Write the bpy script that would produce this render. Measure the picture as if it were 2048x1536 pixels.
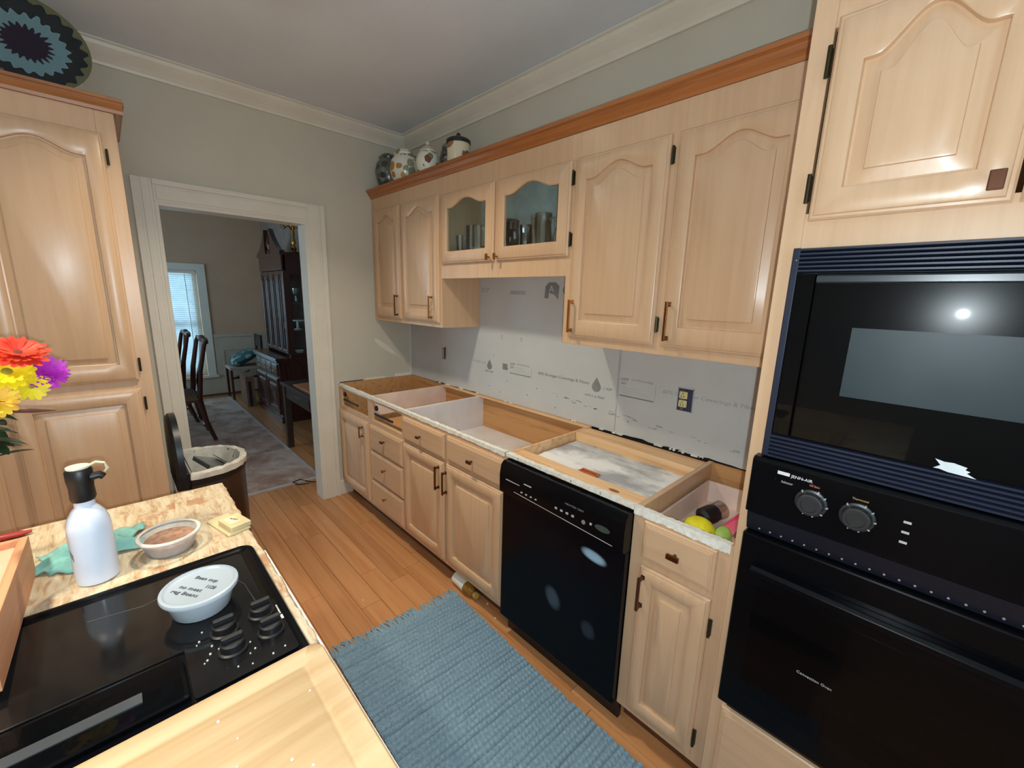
import bpy, bmesh, math, random
from math import sin, cos, pi, radians
from mathutils import Vector, Matrix
random.seed(7)
S = bpy.context.scene
for o in list(bpy.data.objects):
    bpy.data.objects.remove(o)
C = S.collection

# ------------------------------------------------------------------ camera
cam_d = bpy.data.cameras.new('camera'); cam_d.sensor_width = 36.0; cam_d.lens = 36.0 * 833.08 / 2048
cam_d.clip_start = 0.02
cam = bpy.data.objects.new('camera', cam_d); C.objects.link(cam)
CR = ((0.6913583, 0.72198077, 0.02770315), (-0.16591346, 0.12132456, 0.9786486), (-0.70320439, 0.68119316, -0.20366506))
cm = Matrix(((CR[0][0], CR[1][0], -CR[2][0], 3.0587), (CR[0][1], CR[1][1], -CR[2][1], -1.7826), (CR[0][2], CR[1][2], -CR[2][2], 1.5349), (0, 0, 0, 1)))
cam.matrix_world = cm
S.camera = cam
# ------------------------------------------------------------------ world: daylight outside the dining window
W = bpy.data.worlds.new('daylight'); S.world = W; W.use_nodes = True
bg = W.node_tree.nodes['Background']; bg.inputs[0].default_value = (0.54, 0.80, 1.0, 1); bg.inputs[1].default_value = 5.0
# ------------------------------------------------------------------ view
S.view_settings.view_transform = 'Standard'; S.view_settings.look = 'None'; S.view_settings.gamma = 1.0
S.view_settings.use_curve_mapping = False
S.view_settings.exposure = 0.0
try:
    S.cycles.use_denoising = True; S.cycles.max_bounces = 7; S.cycles.transparent_max_bounces = 16
    S.cycles.caustics_reflective = False; S.cycles.caustics_refractive = False; S.cycles.sample_clamp_indirect = 4.0
except Exception:
    pass
# ------------------------------------------------------------------ lights (the phone's own flash; lamps are built with their fixtures)
def point(name, loc, watt, col, radius, parent=None):
    l = bpy.data.lights.new(name, 'POINT'); l.energy = watt; l.color = col; l.shadow_soft_size = radius
    o = bpy.data.objects.new(name, l); C.objects.link(o)
    if parent: o.parent = parent
    o.location = loc
    return o
FLASH = point('phone_flash', (3.085, -1.780, 1.521), 48.0, (0.81, 0.94, 1.0), 0.006)
LAMP_W = 15.0; LAMP_COL = (1.0, 0.90, 0.70)

def portal(loc, rot, sx, sy):
    l = bpy.data.lights.new('opening_portal', 'AREA'); l.shape = 'RECTANGLE'; l.size = sx; l.size_y = sy; l.cycles.is_portal = True
    o = bpy.data.objects.new('opening_portal', l); C.objects.link(o); o.location = loc; o.rotation_euler = rot
portal((-4.40, -1.29, 1.05), (0, -pi / 2, 0), 1.4, .9); portal((-2.4, -3.75, 1.25), (pi / 2, 0, 0), 1.9, 1.6); portal((4.75, -2.1, 1.50), (0, pi / 2, 0), .8, 1.1)  # last two portals serve the added, unseen openings

# ------------------------------------------------------------------ material helpers
def new_mat(name):
    m = bpy.data.materials.new(name); m.use_nodes = True
    return m, m.node_tree, m.node_tree.nodes['Principled BSDF']
def lin(c):
    return tuple(((v / 255) / 12.92 if v <= 10 else (((v / 255) + .055) / 1.055) ** 2.4) for v in c) + (1,)
def N(nt, t, **kw):
    n = nt.nodes.new(t)
    for k, v in kw.items():
        setattr(n, k, v)
    return n
def coords(nt, scale=(1, 1, 1), kind='Object', rot=(0, 0, 0), loc=(0, 0, 0)):
    tc = N(nt, 'ShaderNodeTexCoord'); mp = N(nt, 'ShaderNodeMapping')
    mp.inputs['Scale'].default_value = scale; mp.inputs['Rotation'].default_value = rot; mp.inputs['Location'].default_value = loc
    nt.links.new(tc.outputs[kind], mp.inputs['Vector'])
    return mp.outputs[0]
def noise(nt, vec, scale, detail=4, rough=.55, dist=0.0):
    n = N(nt, 'ShaderNodeTexNoise'); n.inputs['Scale'].default_value = scale; n.inputs['Detail'].default_value = detail
    n.inputs['Roughness'].default_value = rough; n.inputs['Distortion'].default_value = dist
    nt.links.new(vec, n.inputs['Vector']); return n.outputs[0]
def ramp(nt, fac, stops, mode='LINEAR'):
    r = N(nt, 'ShaderNodeValToRGB'); r.color_ramp.interpolation = mode
    e = r.color_ramp.elements
    while len(e) < len(stops): e.new(.5)
    for k, (p, c) in enumerate(stops):
        e[k].position = p; e[k].color = c if len(c) == 4 else lin(c)
    nt.links.new(fac, r.inputs[0]); return r.outputs[0]
def bump(nt, b, h, strength=.2, dist=.002):
    n = N(nt, 'ShaderNodeBump'); n.inputs['Strength'].default_value = strength; n.inputs['Distance'].default_value = dist
    nt.links.new(h, n.inputs['Height']); nt.links.new(n.outputs[0], b.inputs['Normal'])
def mathn(nt, op, a, b=None, c=None):
    n = N(nt, 'ShaderNodeMath', operation=op)
    for k, v in enumerate((a, b, c)):
        if v is None: continue
        if isinstance(v, (int, float)): n.inputs[k].default_value = v
        else: nt.links.new(v, n.inputs[k])
    return n.outputs[0]
def mixc(nt, fac, a, b, blend='MIX'):
    n = N(nt, 'ShaderNodeMix', data_type='RGBA', blend_type=blend)
    for k, v in ((0, fac), (6, a), (7, b)):
        if isinstance(v, (int, float)): n.inputs[k].default_value = v
        elif isinstance(v, tuple): n.inputs[k].default_value = v if len(v) == 4 else lin(v)
        else: nt.links.new(v, n.inputs[k])
    return n.outputs[2]
def plain(name, c, rough=.5, metal=0.0, spec=.5, coat=0.0, c2=None, nscale=8.0, stretch=(1, 1, 1), bscale=None, bstr=.1, trans=0.0):
    m, nt, b = new_mat(name)
    b.inputs['Roughness'].default_value = rough; b.inputs['Metallic'].default_value = metal
    b.inputs['Specular IOR Level'].default_value = spec; b.inputs['Coat Weight'].default_value = coat
    b.inputs['Coat Roughness'].default_value = .08
    if trans: b.inputs['Transmission Weight'].default_value = trans
    v = coords(nt, stretch)
    n = noise(nt, v, nscale)
    c2 = c2 or tuple(x * .88 for x in c)
    nt.links.new(ramp(nt, n, [(.35, c2), (.65, c)]), b.inputs['Base Color'])
    if bscale:
        bump(nt, b, noise(nt, v, bscale, 3), bstr)
    return m
def wood(name, c1, c2, axis='z', scale=1.0, rough=.38, coat=.25, c3=None, bstr=.12, per_object=False, spec=.5):
    m, nt, b = new_mat(name)
    st = {'x': (1.2, 26, 26), 'y': (26, 1.2, 26), 'z': (26, 26, 1.2)}[axis]
    v = coords(nt, tuple(s * scale for s in st))
    if per_object:
        oi = N(nt, 'ShaderNodeObjectInfo'); mp = N(nt, 'ShaderNodeVectorMath', operation='ADD')
        sc = N(nt, 'ShaderNodeVectorMath', operation='SCALE'); sc.inputs['Scale'].default_value = 37.0
        cx = N(nt, 'ShaderNodeCombineXYZ'); nt.links.new(oi.outputs['Random'], cx.inputs[0]); nt.links.new(oi.outputs['Random'], cx.inputs[1])
        nt.links.new(cx.outputs[0], sc.inputs[0]); nt.links.new(v, mp.inputs[0]); nt.links.new(sc.outputs[0], mp.inputs[1]); v = mp.outputs[0]
    g = noise(nt, v, 1.6, 6, .62, .35)
    col = ramp(nt, g, [(.30, c2), (.52, c1), (.72, c3 or c1)])
    big = noise(nt, coords(nt, (2.1, 2.1, 2.1)), 1.3, 2)
    col = mixc(nt, mathn(nt, 'MULTIPLY', big, .30), col, c2)
    if per_object:
        hs = N(nt, 'ShaderNodeHueSaturation'); nt.links.new(col, hs.inputs['Color'])
        mr = N(nt, 'ShaderNodeMapRange'); mr.inputs[3].default_value = .88; mr.inputs[4].default_value = 1.08
        nt.links.new(oi.outputs['Random'], mr.inputs[0]); nt.links.new(mr.outputs[0], hs.inputs['Value']); col = hs.outputs[0]
    nt.links.new(col, b.inputs['Base Color'])
    b.inputs['Roughness'].default_value = rough; b.inputs['Coat Weight'].default_value = coat; b.inputs['Coat Roughness'].default_value = .24
    b.inputs['Specular IOR Level'].default_value = spec
    bump(nt, b, g, bstr, .001)
    return m
def glass_pane(name, tint=(.92, .97, .96), gloss=.04, rough=.02):
    m, nt, b = new_mat(name); nt.nodes.remove(b)
    out = nt.nodes['Material Output']
    t = N(nt, 'ShaderNodeBsdfTransparent'); t.inputs[0].default_value = tint + (1,)
    g = N(nt, 'ShaderNodeBsdfGlossy'); g.inputs[1].default_value = rough
    lw = N(nt, 'ShaderNodeLayerWeight'); lw.inputs[0].default_value = .5
    mx = N(nt, 'ShaderNodeMixShader')
    nt.links.new(mathn(nt, 'ADD', mathn(nt, 'MULTIPLY', mathn(nt, 'POWER', lw.outputs['Facing'], 5.0), .9), gloss), mx.inputs[0]); nt.links.new(t.outputs[0], mx.inputs[1]); nt.links.new(g.outputs[0], mx.inputs[2])
    nt.links.new(mx.outputs[0], out.inputs[0]); return m
def sheer(name, c, alpha, rough=.35):
    m, nt, b = new_mat(name)
    b.inputs['Base Color'].default_value = lin(c); b.inputs['Roughness'].default_value = rough; b.inputs['Alpha'].default_value = alpha
    return m

M = {}
OAK1, OAK2, OAK3 = (207, 171, 136), (200, 162, 127), (211, 176, 142)
M['oak'] = wood('pickled_oak', OAK1, OAK2, 'z', 1.0, .34, .25, OAK3, .06)
M['oak_x'] = wood('pickled_oak_rail', OAK1, OAK2, 'x', 1.0, .34, .25, OAK3, .06)
M['oak_in'] = wood('bare_ply', (200, 150, 98), (166, 112, 62), 'x', .8, .7, 0)
M['oak_brown'] = wood('golden_oak_moulding', (176, 108, 55), (138, 78, 36), 'x', 1.0, .4, .3)
M['oak_brown_y'] = wood('golden_oak_moulding_side', (176, 118, 72), (138, 86, 48), 'y', 1.0, .4, .3)
M['pine'] = wood('pine_board', (232, 190, 142), (204, 150, 102), 'x', .8, .7, 0, (238, 205, 165))
M['melamine'] = plain('white_melamine', (222, 216, 214), .45, c2=(206, 198, 196), nscale=5)
M['pinkbox'] = plain('pale_drawer_lining', (232, 208, 194), .5, c2=(220, 194, 180))
M['floorwood'] = wood('floor_oak', (196, 138, 90), (172, 112, 66), 'x', .55, .36, .2, (206, 150, 102), .04, True)
M['floorbase'] = plain('floor_gap', (140, 92, 54), .8)
M['kick'] = plain('toe_kick', (92, 58, 34), .6)
M['wall'] = plain('taupe_wall', (202, 196, 180), .75, c2=(198, 192, 176), nscale=3, bscale=260, bstr=.12)
M['ceil'] = plain('ceiling_paint', (222, 230, 238), .85, c2=(217, 225, 233), nscale=3, bscale=150, bstr=.25)
M['trim'] = plain('cream_trim', (224, 218, 204), .4, c2=(218, 212, 198), nscale=6)
M['dwall'] = plain('dining_wall', (196, 162, 134), .8, c2=(190, 156, 128), nscale=3)
M['wains'] = plain('wainscot_paint', (188, 176, 158), .5, c2=(180, 168, 150))
M['board'] = plain('grey_wallboard', (196, 197, 196), .85, c2=(190, 191, 190), nscale=4, bscale=300, bstr=.08)
M['print'] = plain('grey_print', (134, 136, 136), .85)
M['print2'] = plain('faint_print', (172, 173, 173), .85)
M['cavity'] = plain('wall_cavity', (30, 26, 24), .9)
M['plaster'] = plain('white_plaster', (236, 234, 226), .8, c2=(214, 210, 198), nscale=60, bscale=120, bstr=.5)
M['bronze'] = plain('bronze_pull', (122, 78, 44), .3, metal=.9)
M['brassy'] = plain('brass_pull', (176, 122, 62), .25, metal=.9)
M['darkbronze'] = plain('dark_pull', (96, 58, 40), .35, metal=.6)
M['brass'] = plain('polished_brass', (198, 150, 76), .22, metal=1.0)
M['hinge'] = plain('antique_hinge', (64, 56, 34), .4, metal=.7)
M['black'] = plain('black_enamel', (9, 10, 13), .2, c2=(7, 8, 11), spec=.13)
M['blackmat'] = plain('black_plastic', (18, 18, 20), .45, c2=(14, 14, 16))
M['blackgloss'] = plain('black_glass', (6, 7, 9), .20, c2=(5, 6, 8), spec=.05, coat=.20); M['blackgloss'].node_tree.nodes['Principled BSDF'].inputs['Coat Roughness'].default_value = .03
M['navy'] = plain('dark_blue_trim', (32, 38, 56), .35, c2=(26, 32, 50), spec=.35, nscale=3)
M['white'] = plain('white_plastic', (232, 232, 230), .4)
M['label'] = plain('grey_marking', (190, 190, 188), .5)
M['steel'] = plain('brushed_steel', (150, 148, 146), .3, metal=1.0)
M['chrome'] = plain('chrome', (210, 210, 212), .1, metal=1.0)
M['mahogany'] = wood('dark_mahogany', (72, 36, 26), (44, 20, 14), 'z', .8, .25, .4)
M['darkwood'] = wood('espresso_wood', (58, 44, 40), (40, 30, 28), 'x', .8, .35, .2)
M['glass'] = glass_pane('clear_glass')
M['crystal'] = glass_pane('cut_glass', (.93, .92, .91), .26, .03)
M['crystal_d'] = glass_pane('smoky_glass', (.82, .77, .77), .24, .04)

# ------------------------------------------------------------------ geometry helpers
class BM:
    def __init__(s): s.v = []; s.f = []
    def add(s, vs, fs):
        k = len(s.v); s.v += [tuple(v) for v in vs]; s.f += [tuple(i + k for i in f) for f in fs]; return s
    def box(s, x0, x1, y0, y1, z0, z1):
        x0, x1 = min(x0, x1), max(x0, x1); y0, y1 = min(y0, y1), max(y0, y1); z0, z1 = min(z0, z1), max(z0, z1)
        return s.add([(x0, y0, z0), (x1, y0, z0), (x1, y1, z0), (x0, y1, z0), (x0, y0, z1), (x1, y0, z1), (x1, y1, z1), (x0, y1, z1)],
                     [(0, 3, 2, 1), (4, 5, 6, 7), (0, 1, 5, 4), (1, 2, 6, 5), (2, 3, 7, 6), (3, 0, 4, 7)])
    def rings(s, rings, cap0=True, cap1=True):
        n = len(rings[0]); k = len(s.v)
        for r in rings: s.v += [tuple(p) for p in r]
        for a in range(len(rings) - 1):
            for i in range(n):
                j = (i + 1) % n
                s.f.append((k + a * n + i, k + a * n + j, k + (a + 1) * n + j, k + (a + 1) * n + i))
        if cap0: s.f.append(tuple(k + i for i in reversed(range(n))))
        if cap1: s.f.append(tuple(k + (len(rings) - 1) * n + i for i in range(n)))
        return s
    def lathe(s, c, prof, n=24, sx=1, sy=1, cap0=True, cap1=True, fun=None):
        rs = []
        for r, z in prof:
            ring = []
            for i in range(n):
                a = 2 * pi * i / n; rr = r * (fun(a, z) if fun else 1)
                ring.append((c[0] + rr * cos(a) * sx, c[1] + rr * sin(a) * sy, c[2] + z))
            rs.append(ring)
        return s.rings(rs, cap0, cap1)
    def tube(s, pts, r, n=8, cap=True):
        pts = [Vector(p) for p in pts]; rs = []
        for i, p in enumerate(pts):
            t = (pts[min(i + 1, len(pts) - 1)] - pts[max(i - 1, 0)]).normalized()
            up = Vector((0, 0, 1)) if abs(t.z) < .9 else Vector((1, 0, 0))
            a = t.cross(up).normalized(); b = t.cross(a).normalized()
            rr = r[i] if isinstance(r, (list, tuple)) else r
            rs.append([p + (a * cos(2 * pi * k / n) + b * sin(2 * pi * k / n)) * rr for k in range(n)])
        return s.rings(rs, cap, cap)
    def extrude(s, poly, off):
        off = Vector(off); a = [Vector(p) for p in poly]
        return s.rings([a, [p + off for p in a]])
    def sphere(s, c, r, nu=14, nv=8, sc=(1, 1, 1)):
        pr = []
        for k in range(nv + 1):
            t = -pi / 2 + pi * k / nv; pr.append((max(cos(t), .02) * r, sin(t) * r * sc[2]))
        return s.lathe(c, pr, nu, sc[0], sc[1])
    def xf(s, m):
        s.v = [tuple(m @ Vector(v)) for v in s.v]; return s
def wloc(o):
    v = Vector((0, 0, 0))
    while o is not None:
        v += o.location; o = o.parent
    return v
def obj(name, bm, mat, parent=None, smooth=False, bevel=0.0, local=False, label=None):
    me = bpy.data.meshes.new(name); me.from_pydata(bm.v, [], bm.f)
    b = bmesh.new(); b.from_mesh(me); bmesh.ops.recalc_face_normals(b, faces=b.faces); b.to_mesh(me); b.free()
    me.materials.append(M[mat] if isinstance(mat, str) else mat)
    if smooth:
        me.polygons.foreach_set('use_smooth', [True] * len(me.polygons))
        try: me.set_sharp_from_angle(angle=radians(38))
        except Exception: pass
    o = bpy.data.objects.new(name, me); C.objects.link(o)
    if parent is not None:
        o.parent = parent
        if not local: o.location = -wloc(parent)
    if bevel:
        m = o.modifiers.new('bevel', 'BEVEL'); m.width = bevel; m.segments = 2; m.limit_method = 'ANGLE'
    if label: o['label'] = label
    return o
def tag(o, label, cat, group=None):
    o['label'] = label; o['category'] = cat
    if group: o['group'] = group
    return o
def thing(name, label, cat, loc=(0, 0, 0), rz=0, group=None):
    o = bpy.data.objects.new(name, None); C.objects.link(o); o.location = loc; o.rotation_euler = (0, 0, rz); o.empty_display_size = .1
    return tag(o, label, cat, group)
def struct(name, bm, mat, parent=None, **kw):
    o = obj(name, bm, mat, parent, **kw)
    if parent is None: o['kind'] = 'structure'
    return o
def box(*a): return BM().box(*a)
def text(name, s, size, loc, mat, parent, width=None, plane='right', depth=.0004, font_space=1.0):
    cu = bpy.data.curves.new(name, 'FONT'); cu.body = s; cu.size = size; cu.extrude = depth; cu.space_character = font_space
    cu.align_x = 'LEFT'; cu.resolution_u = 2
    t = bpy.data.objects.new(name, cu); C.objects.link(t)
    dg = bpy.context.evaluated_depsgraph_get(); dg.update()
    me = bpy.data.meshes.new_from_object(t.evaluated_get(dg)); bpy.data.objects.remove(t)
    vs = [v.co.copy() for v in me.vertices]; fs = [tuple(p.vertices) for p in me.polygons]; bpy.data.meshes.remove(me)
    if not vs: return None
    w = max(v.x for v in vs); k = (width / w) if width else 1.0
    B = BM()
    for v in vs:
        if plane == 'right': B.v.append((loc[0] + v.x * k, loc[1] - v.z, loc[2] + v.y))
        else:
            ca, sa = cos(plane), sin(plane); x, y = v.x * k, v.y
            B.v.append((loc[0] + x * ca - y * sa, loc[1] + x * sa + y * ca, loc[2] + v.z))
    B.f = fs
    return obj(name, B, mat, parent)

# ------------------------------------------------------------------ room shell
CEIL = 2.673
T = .12
OP0, OP1, OPZ = -1.530, -.757, 1.985             # doorway opening
B = BM(); B.box(-T, 0, OP1, 0.0, 0, CEIL); B.box(-T, 0, -3.6, OP0, 0, CEIL); B.box(-T, 0, OP0, OP1, OPZ, CEIL)
wf = struct('wall_far', B, 'wall')
wr = struct('wall_right', box(-T, 4.6, .013, .13, 0, CEIL), 'wall')
struct('wall_left', box(-T + .0, 4.6, -3.72, -3.6, 0, CEIL), 'wall')
struct('wall_back', BM().box(4.6, 4.72, -3.72, -2.65, 0, CEIL).box(4.6, 4.72, -1.55, .13, 0, CEIL).box(4.6, 4.72, -2.65, -1.55, 0, 1.10).box(4.6, 4.72, -2.65, -1.55, 1.90, CEIL), 'wall')  # unseen opening added behind the camera so sky light fills the kitchen
struct('ceiling', box(-T, 4.72, -3.72, .13, CEIL, CEIL + .1), 'ceil')
# upper right wall paint zone above the cabinets sits flush with the wallboard
struct('trim_1', box(0, 2.75, 0, .013, 2.2, CEIL), 'wall')
# wallboard sheets of the bare backsplash (real sheets with ragged lower edge and dark gaps under it)
def sheet(x0, x1, z1):
    n = max(6, int((x1 - x0) / .03)); xs = [x0 + (x1 - x0) * i / n for i in range(n + 1)]
    lo = []
    for i, x in enumerate(xs):
        g = .8785
        if (.38 < x < .56) or (.60 < x < .69) or (.72 < x < .88) or (2.03 < x < 2.16) or (2.24 < x < 2.34) or (2.40 < x < 2.55): g = .8835 + random.uniform(-.003, .002)
        lo.append(g)
    poly = [(x, z) for x, z in zip(xs, lo)] + [(x1, z1), (x0, z1)]
    return BM().extrude([(x, .0005, z) for x, z in poly], (0, .0122, 0))
bs = []
for x0, x1 in ((0.002, 1.9705), (1.9735, 2.752)):
    bs.append(struct('wallboard', sheet(x0, x1, 2.198), 'board', wr))
struct('joint_tape', box(1.966, 1.978, -.0004, .0004, 1.02, 1.335), 'label', wr)
struct('wall_cavity', box(0, 2.75, .0120, .0126, .86, .90), 'cavity', wr)
for k in range(26):
    x = random.choice((.4, .5, .66, .9, 1.2, 1.7, 1.85, 2.0, 2.2, 2.3, 2.38)) + random.uniform(-.04, .04); w = random.uniform(.006, .03)
    struct('plaster_crumb', box(x, x + w, -.012, .002, .8765, .8765 + random.uniform(.003, .009)), 'plaster', wr)
# prints on the wallboard
def drop(x, z, h, parent, mat='print'):
    pts = []
    for i in range(28):
        a = 2 * pi * i / 28; r = h * .36; px = r * sin(a); pz = -r * cos(a)
        if pz > 0: pz = pz * 1.75; px *= (1 - (pz / (r * 1.75)) ** 1.3 * .85)
        pts.append((x + px, -.0001, z + pz))
    return obj('printed_drop', BM().extrude(pts, (0, .0004, 0)), mat, parent)
b0, b1 = bs
drop(1.000, 1.088, .068, b0); drop(1.846, 1.094, .078, b0); 
text('printed_lettering', '60% Stronger Coverings & Fibers', .024, (1.435, .0, 1.098), 'print', b0, .365)
text('printed_lettering', 'Weight Act', .020, (.83, 0, 1.098), 'print2', b0, .13)
text('printed_lettering', 'APPLY & PREP', .014, (.955, 0, 1.046), 'print', b0, .085)
text('printed_lettering', 'APPLY & PREP', .015, (1.775, 0, 1.036), 'print', b0, .125)
text('printed_lettering', '/ XP', .020, (1.890, 0, 1.086), 'print', b0, .05)
struct('printed_block', box(1.128, 1.172, -.0003, .0004, 1.083, 1.122), 'print', b0)
def infobox(x, z, w, h, parent, sc=1):
    text('printed_lettering', 'XPP', .022 * sc, (x, 0, z + h - .022), 'print', parent, w * .24)
    text('printed_lettering', 'INT', .016 * sc, (x + .004, 0, z + h - .040), 'print', parent, w * .16)
    text('printed_lettering', 'Grid Marked Edge', .014 * sc, (x + w * .32, 0, z + h - .014), 'print2', parent, w * .6)
    for k in range(3): struct('printed_rule', box(x + (0 if k else w * .05), x + w * (.9 - .12 * k), -.0002, .0004, z + .018 + k * .012, z + .0192 + k * .012), 'print2', parent)
    struct('printed_rule', box(x + w, x + w + .001, -.0002, .0004, z, z + h - .02), 'print2', parent)
    struct('printed_rule', box(x, x + w * .97, -.0002, .0004, z - .001, z + .005), 'print', parent)
infobox(1.196, 1.068, .185, .075, b0); infobox(1.985, 1.075, .185, .098, b1)
text('printed_lettering', '60% Stronger Coverings & Fibers', .024, (2.205, 0, 1.128), 'print2', b1, .40)
text('printed_lettering', 'XPP', .02, (2.66, 0, 1.03), 'print', b1, .05)
text('printed_lettering', 'XP', .045, (.905, 0, 1.560), 'print2', b0, .08)
struct('printed_block', box(1.18, 1.31, -.0003, .0004, 1.552, 1.575), 'print2', b0)
hb = BM().extrude([(1.46, -.0001, 1.535), (1.49, -.0001, 1.535), (1.492, -.0001, 1.565), (1.53, -.0001, 1.555), (1.56, -.0001, 1.53), (1.566, -.0001, 1.60), (1.54, -.0001, 1.622), (1.49, -.0001, 1.622), (1.465, -.0001, 1.60)], (0, .0004, 0))
obj('printed_emblem', hb, 'print', b0); text('printed_lettering', 'A', .05, (1.492, -.0003, 1.570), 'board', b0, .035)
text('printed_lettering', 'C', .075, (1.585, 0, 1.555), 'print', b0, .06)
text('printed_lettering', 'S         S', .036, (1.10, 0, 1.275), 'print2', b0, .20)
for k in range(9):
    x = random.uniform(1.0, 2.7); z = random.uniform(.91, 1.2)
    obj('screw_head', BM().lathe((0, 0, 0), [(.003, 0), (.003, .0006)], 8).xf(Matrix.Translation((x, 0, z)) @ Matrix.Rotation(pi / 2, 4, 'X')), 'blackmat', b0 if x < 1.97 else b1)
for k in range(40):
    x = random.uniform(1.55, 2.7); z = .975 - .06 * (x - 1.9) + random.uniform(-.012, .012)
    obj('trowel_smear', box(x, x + random.uniform(.008, .03), -.0002, .0004, z, z + random.uniform(.002, .006)), 'print2', b0 if x < 1.94 else b1)
# streak of light modelled as a pale strip, far wall under the cabinet
B = BM(); pts = []
for i in range(13):
    t = i / 12; y = -.31 + .21 * t; z = 1.185 - .155 * t; w = .016 * (sin(pi * min(1, t * 1.15 + .08)) ** .6 + .15) if i < 12 else .002
    pts.append((y, z, w))
poly = [(.0003, y + w * .55, z + w) for y, z, w in pts] + [(.0003, y - w * .55, z - w) for y, z, w in reversed(pts)]
B.extrude(poly, (.0006, 0, 0)); struct('light_streak', B, M['trim'], wf)
B = BM(); B.box(0, .008, -.012, -.0003, .88, 1.335); struct('corner_caulk', B, 'trim', wf)
for (y0, y1, z0, z1, mt) in ((-.60, -.42, .879, .884, 'cavity'), (-.40, -.24, .877, .892, 'trim'), (-.15, -.012, .877, .900, 'plaster'), (-.24, -.15, .877, .886, 'board')):
    struct('wall_patch', box(0, .003, y0, y1, z0, z1), mt, wf)
# crown moulding (kitchen)
CRP = [(0, 0), (.012, 0), (.016, .012), (.030, .030), (.052, .052), (.064, .066), (.070, .080), (.082, .084), (.082, .0905), (0, .0905)]
def crown_x(x0, x1, y, sgn, z0):   # runs along x, on wall plane y, projecting sgn
    return BM().extrude([(x0, y + sgn * d, z0 + h) for d, h in CRP], (x1 - x0, 0, 0))
def crown_y(y0, y1, x, sgn, z0):
    return BM().extrude([(x + sgn * d, y0, z0 + h) for d, h in CRP], (0, y1 - y0, 0))
struct('trim_2', crown_x(0, 4.6, -.0002, -1, 2.582), 'trim')
struct('trim_3', crown_y(-3.6, 0, .0002, 1, 2.582), 'trim')
# doorway casing and jambs
def casing_piece(y0, y1, z0, z1, inner):
    B = BM(); B.box(.0002, .014, y0, y1, z0, z1)
    if inner == 'v+': B.box(.014, .024, y0, y0 + .028, z0, z1); B.box(.014, .019, y0 + .04, y1 - .012, z0, z1)
    if inner == 'v-': B.box(.014, .024, y1 - .028, y1, z0, z1); B.box(.014, .019, y0 + .012, y1 - .04, z0, z1)
    if inner == 'h': B.box(.014, .024, y0 + .0, y1, z1 - .028, z1); B.box(.014, .019, y0 + .012, y1 - .012, z0 + .012, z1 - .04)
    return B
struct('trim_4', casing_piece(OP1, OP1 + .112, 0, 2.098, 'v-'), 'trim', bevel=.002)
struct('trim_5', casing_piece(OP0 - .086, OP0, 0, 2.098, 'v+'), 'trim', bevel=.002)
struct('trim_6', casing_piece(OP0, OP1, OPZ, 2.098, 'h'), 'trim', bevel=.002)
B = BM(); B.box(-T - .002, .013, OP1 - .018, OP1 + .0001, 0, OPZ); B.box(-T - .002, .013, OP0 - .0001, OP0 + .018, 0, OPZ); B.box(-T - .002, .013, OP0 + .018, OP1 - .018, OPZ - .018, OPZ)
struct('trim_7', B, 'trim', bevel=.0015)
struct('baseboard_far', box(.0002, .014, OP1 + .112, -.545, 0, .115), 'trim', bevel=.003)

# ------------------------------------------------------------------ floor: boards one by one
FX0, FX1 = -4.26, 4.6
fl = struct('floor', box(FX0 - .1, FX1 + .1, -3.72, .5, -.06, -.008), 'floorbase')
PW = .105
ref = {}
y = .42
row = 0
while y > -1.78:
    x = FX0 + random.uniform(-.9, 0)
    while x < 3.6:
        L = random.choice((.62, .82, 1.02, 1.22)); xa, xb = max(x, FX0), min(x + L, 3.6)
        vis = xb - xa > .05
        if y - PW > .02 and xa > -.1: vis = False
        if vis:
            o = struct('floor_plank', BM().rings([[(xa + .0008, y - PW + .0008, -.008), (xb - .0008, y - PW + .0008, -.008), (xb - .0008, y - .0008, -.008), (xa + .0008, y - .0008, -.008)],
                                                  [(xa + .0008, y - PW + .0008, -.0015), (xb - .0008, y - PW + .0008, -.0015), (xb - .0008, y - .0008, -.0015), (xa + .0008, y - .0008, -.0015)],
                                                  [(xa + .0012, y - PW + .0012, 0), (xb - .0012, y - PW + .0012, 0), (xb - .0012, y - .0012, 0), (xa + .0012, y - .0012, 0)]]), 'floorwood', fl)
        x += L
    y -= PW; row += 1
struct('floor_rest', box(-.1, 4.6, -3.6, y, -.008, 0), 'floorwood', fl)
struct('floor_rest', box(FX0, -.1, -3.6, y, -.008, 0), 'floorwood', fl)
struct('floor_rest', box(3.6, 4.6, y, .1, -.008, 0), 'floorwood', fl)

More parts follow.
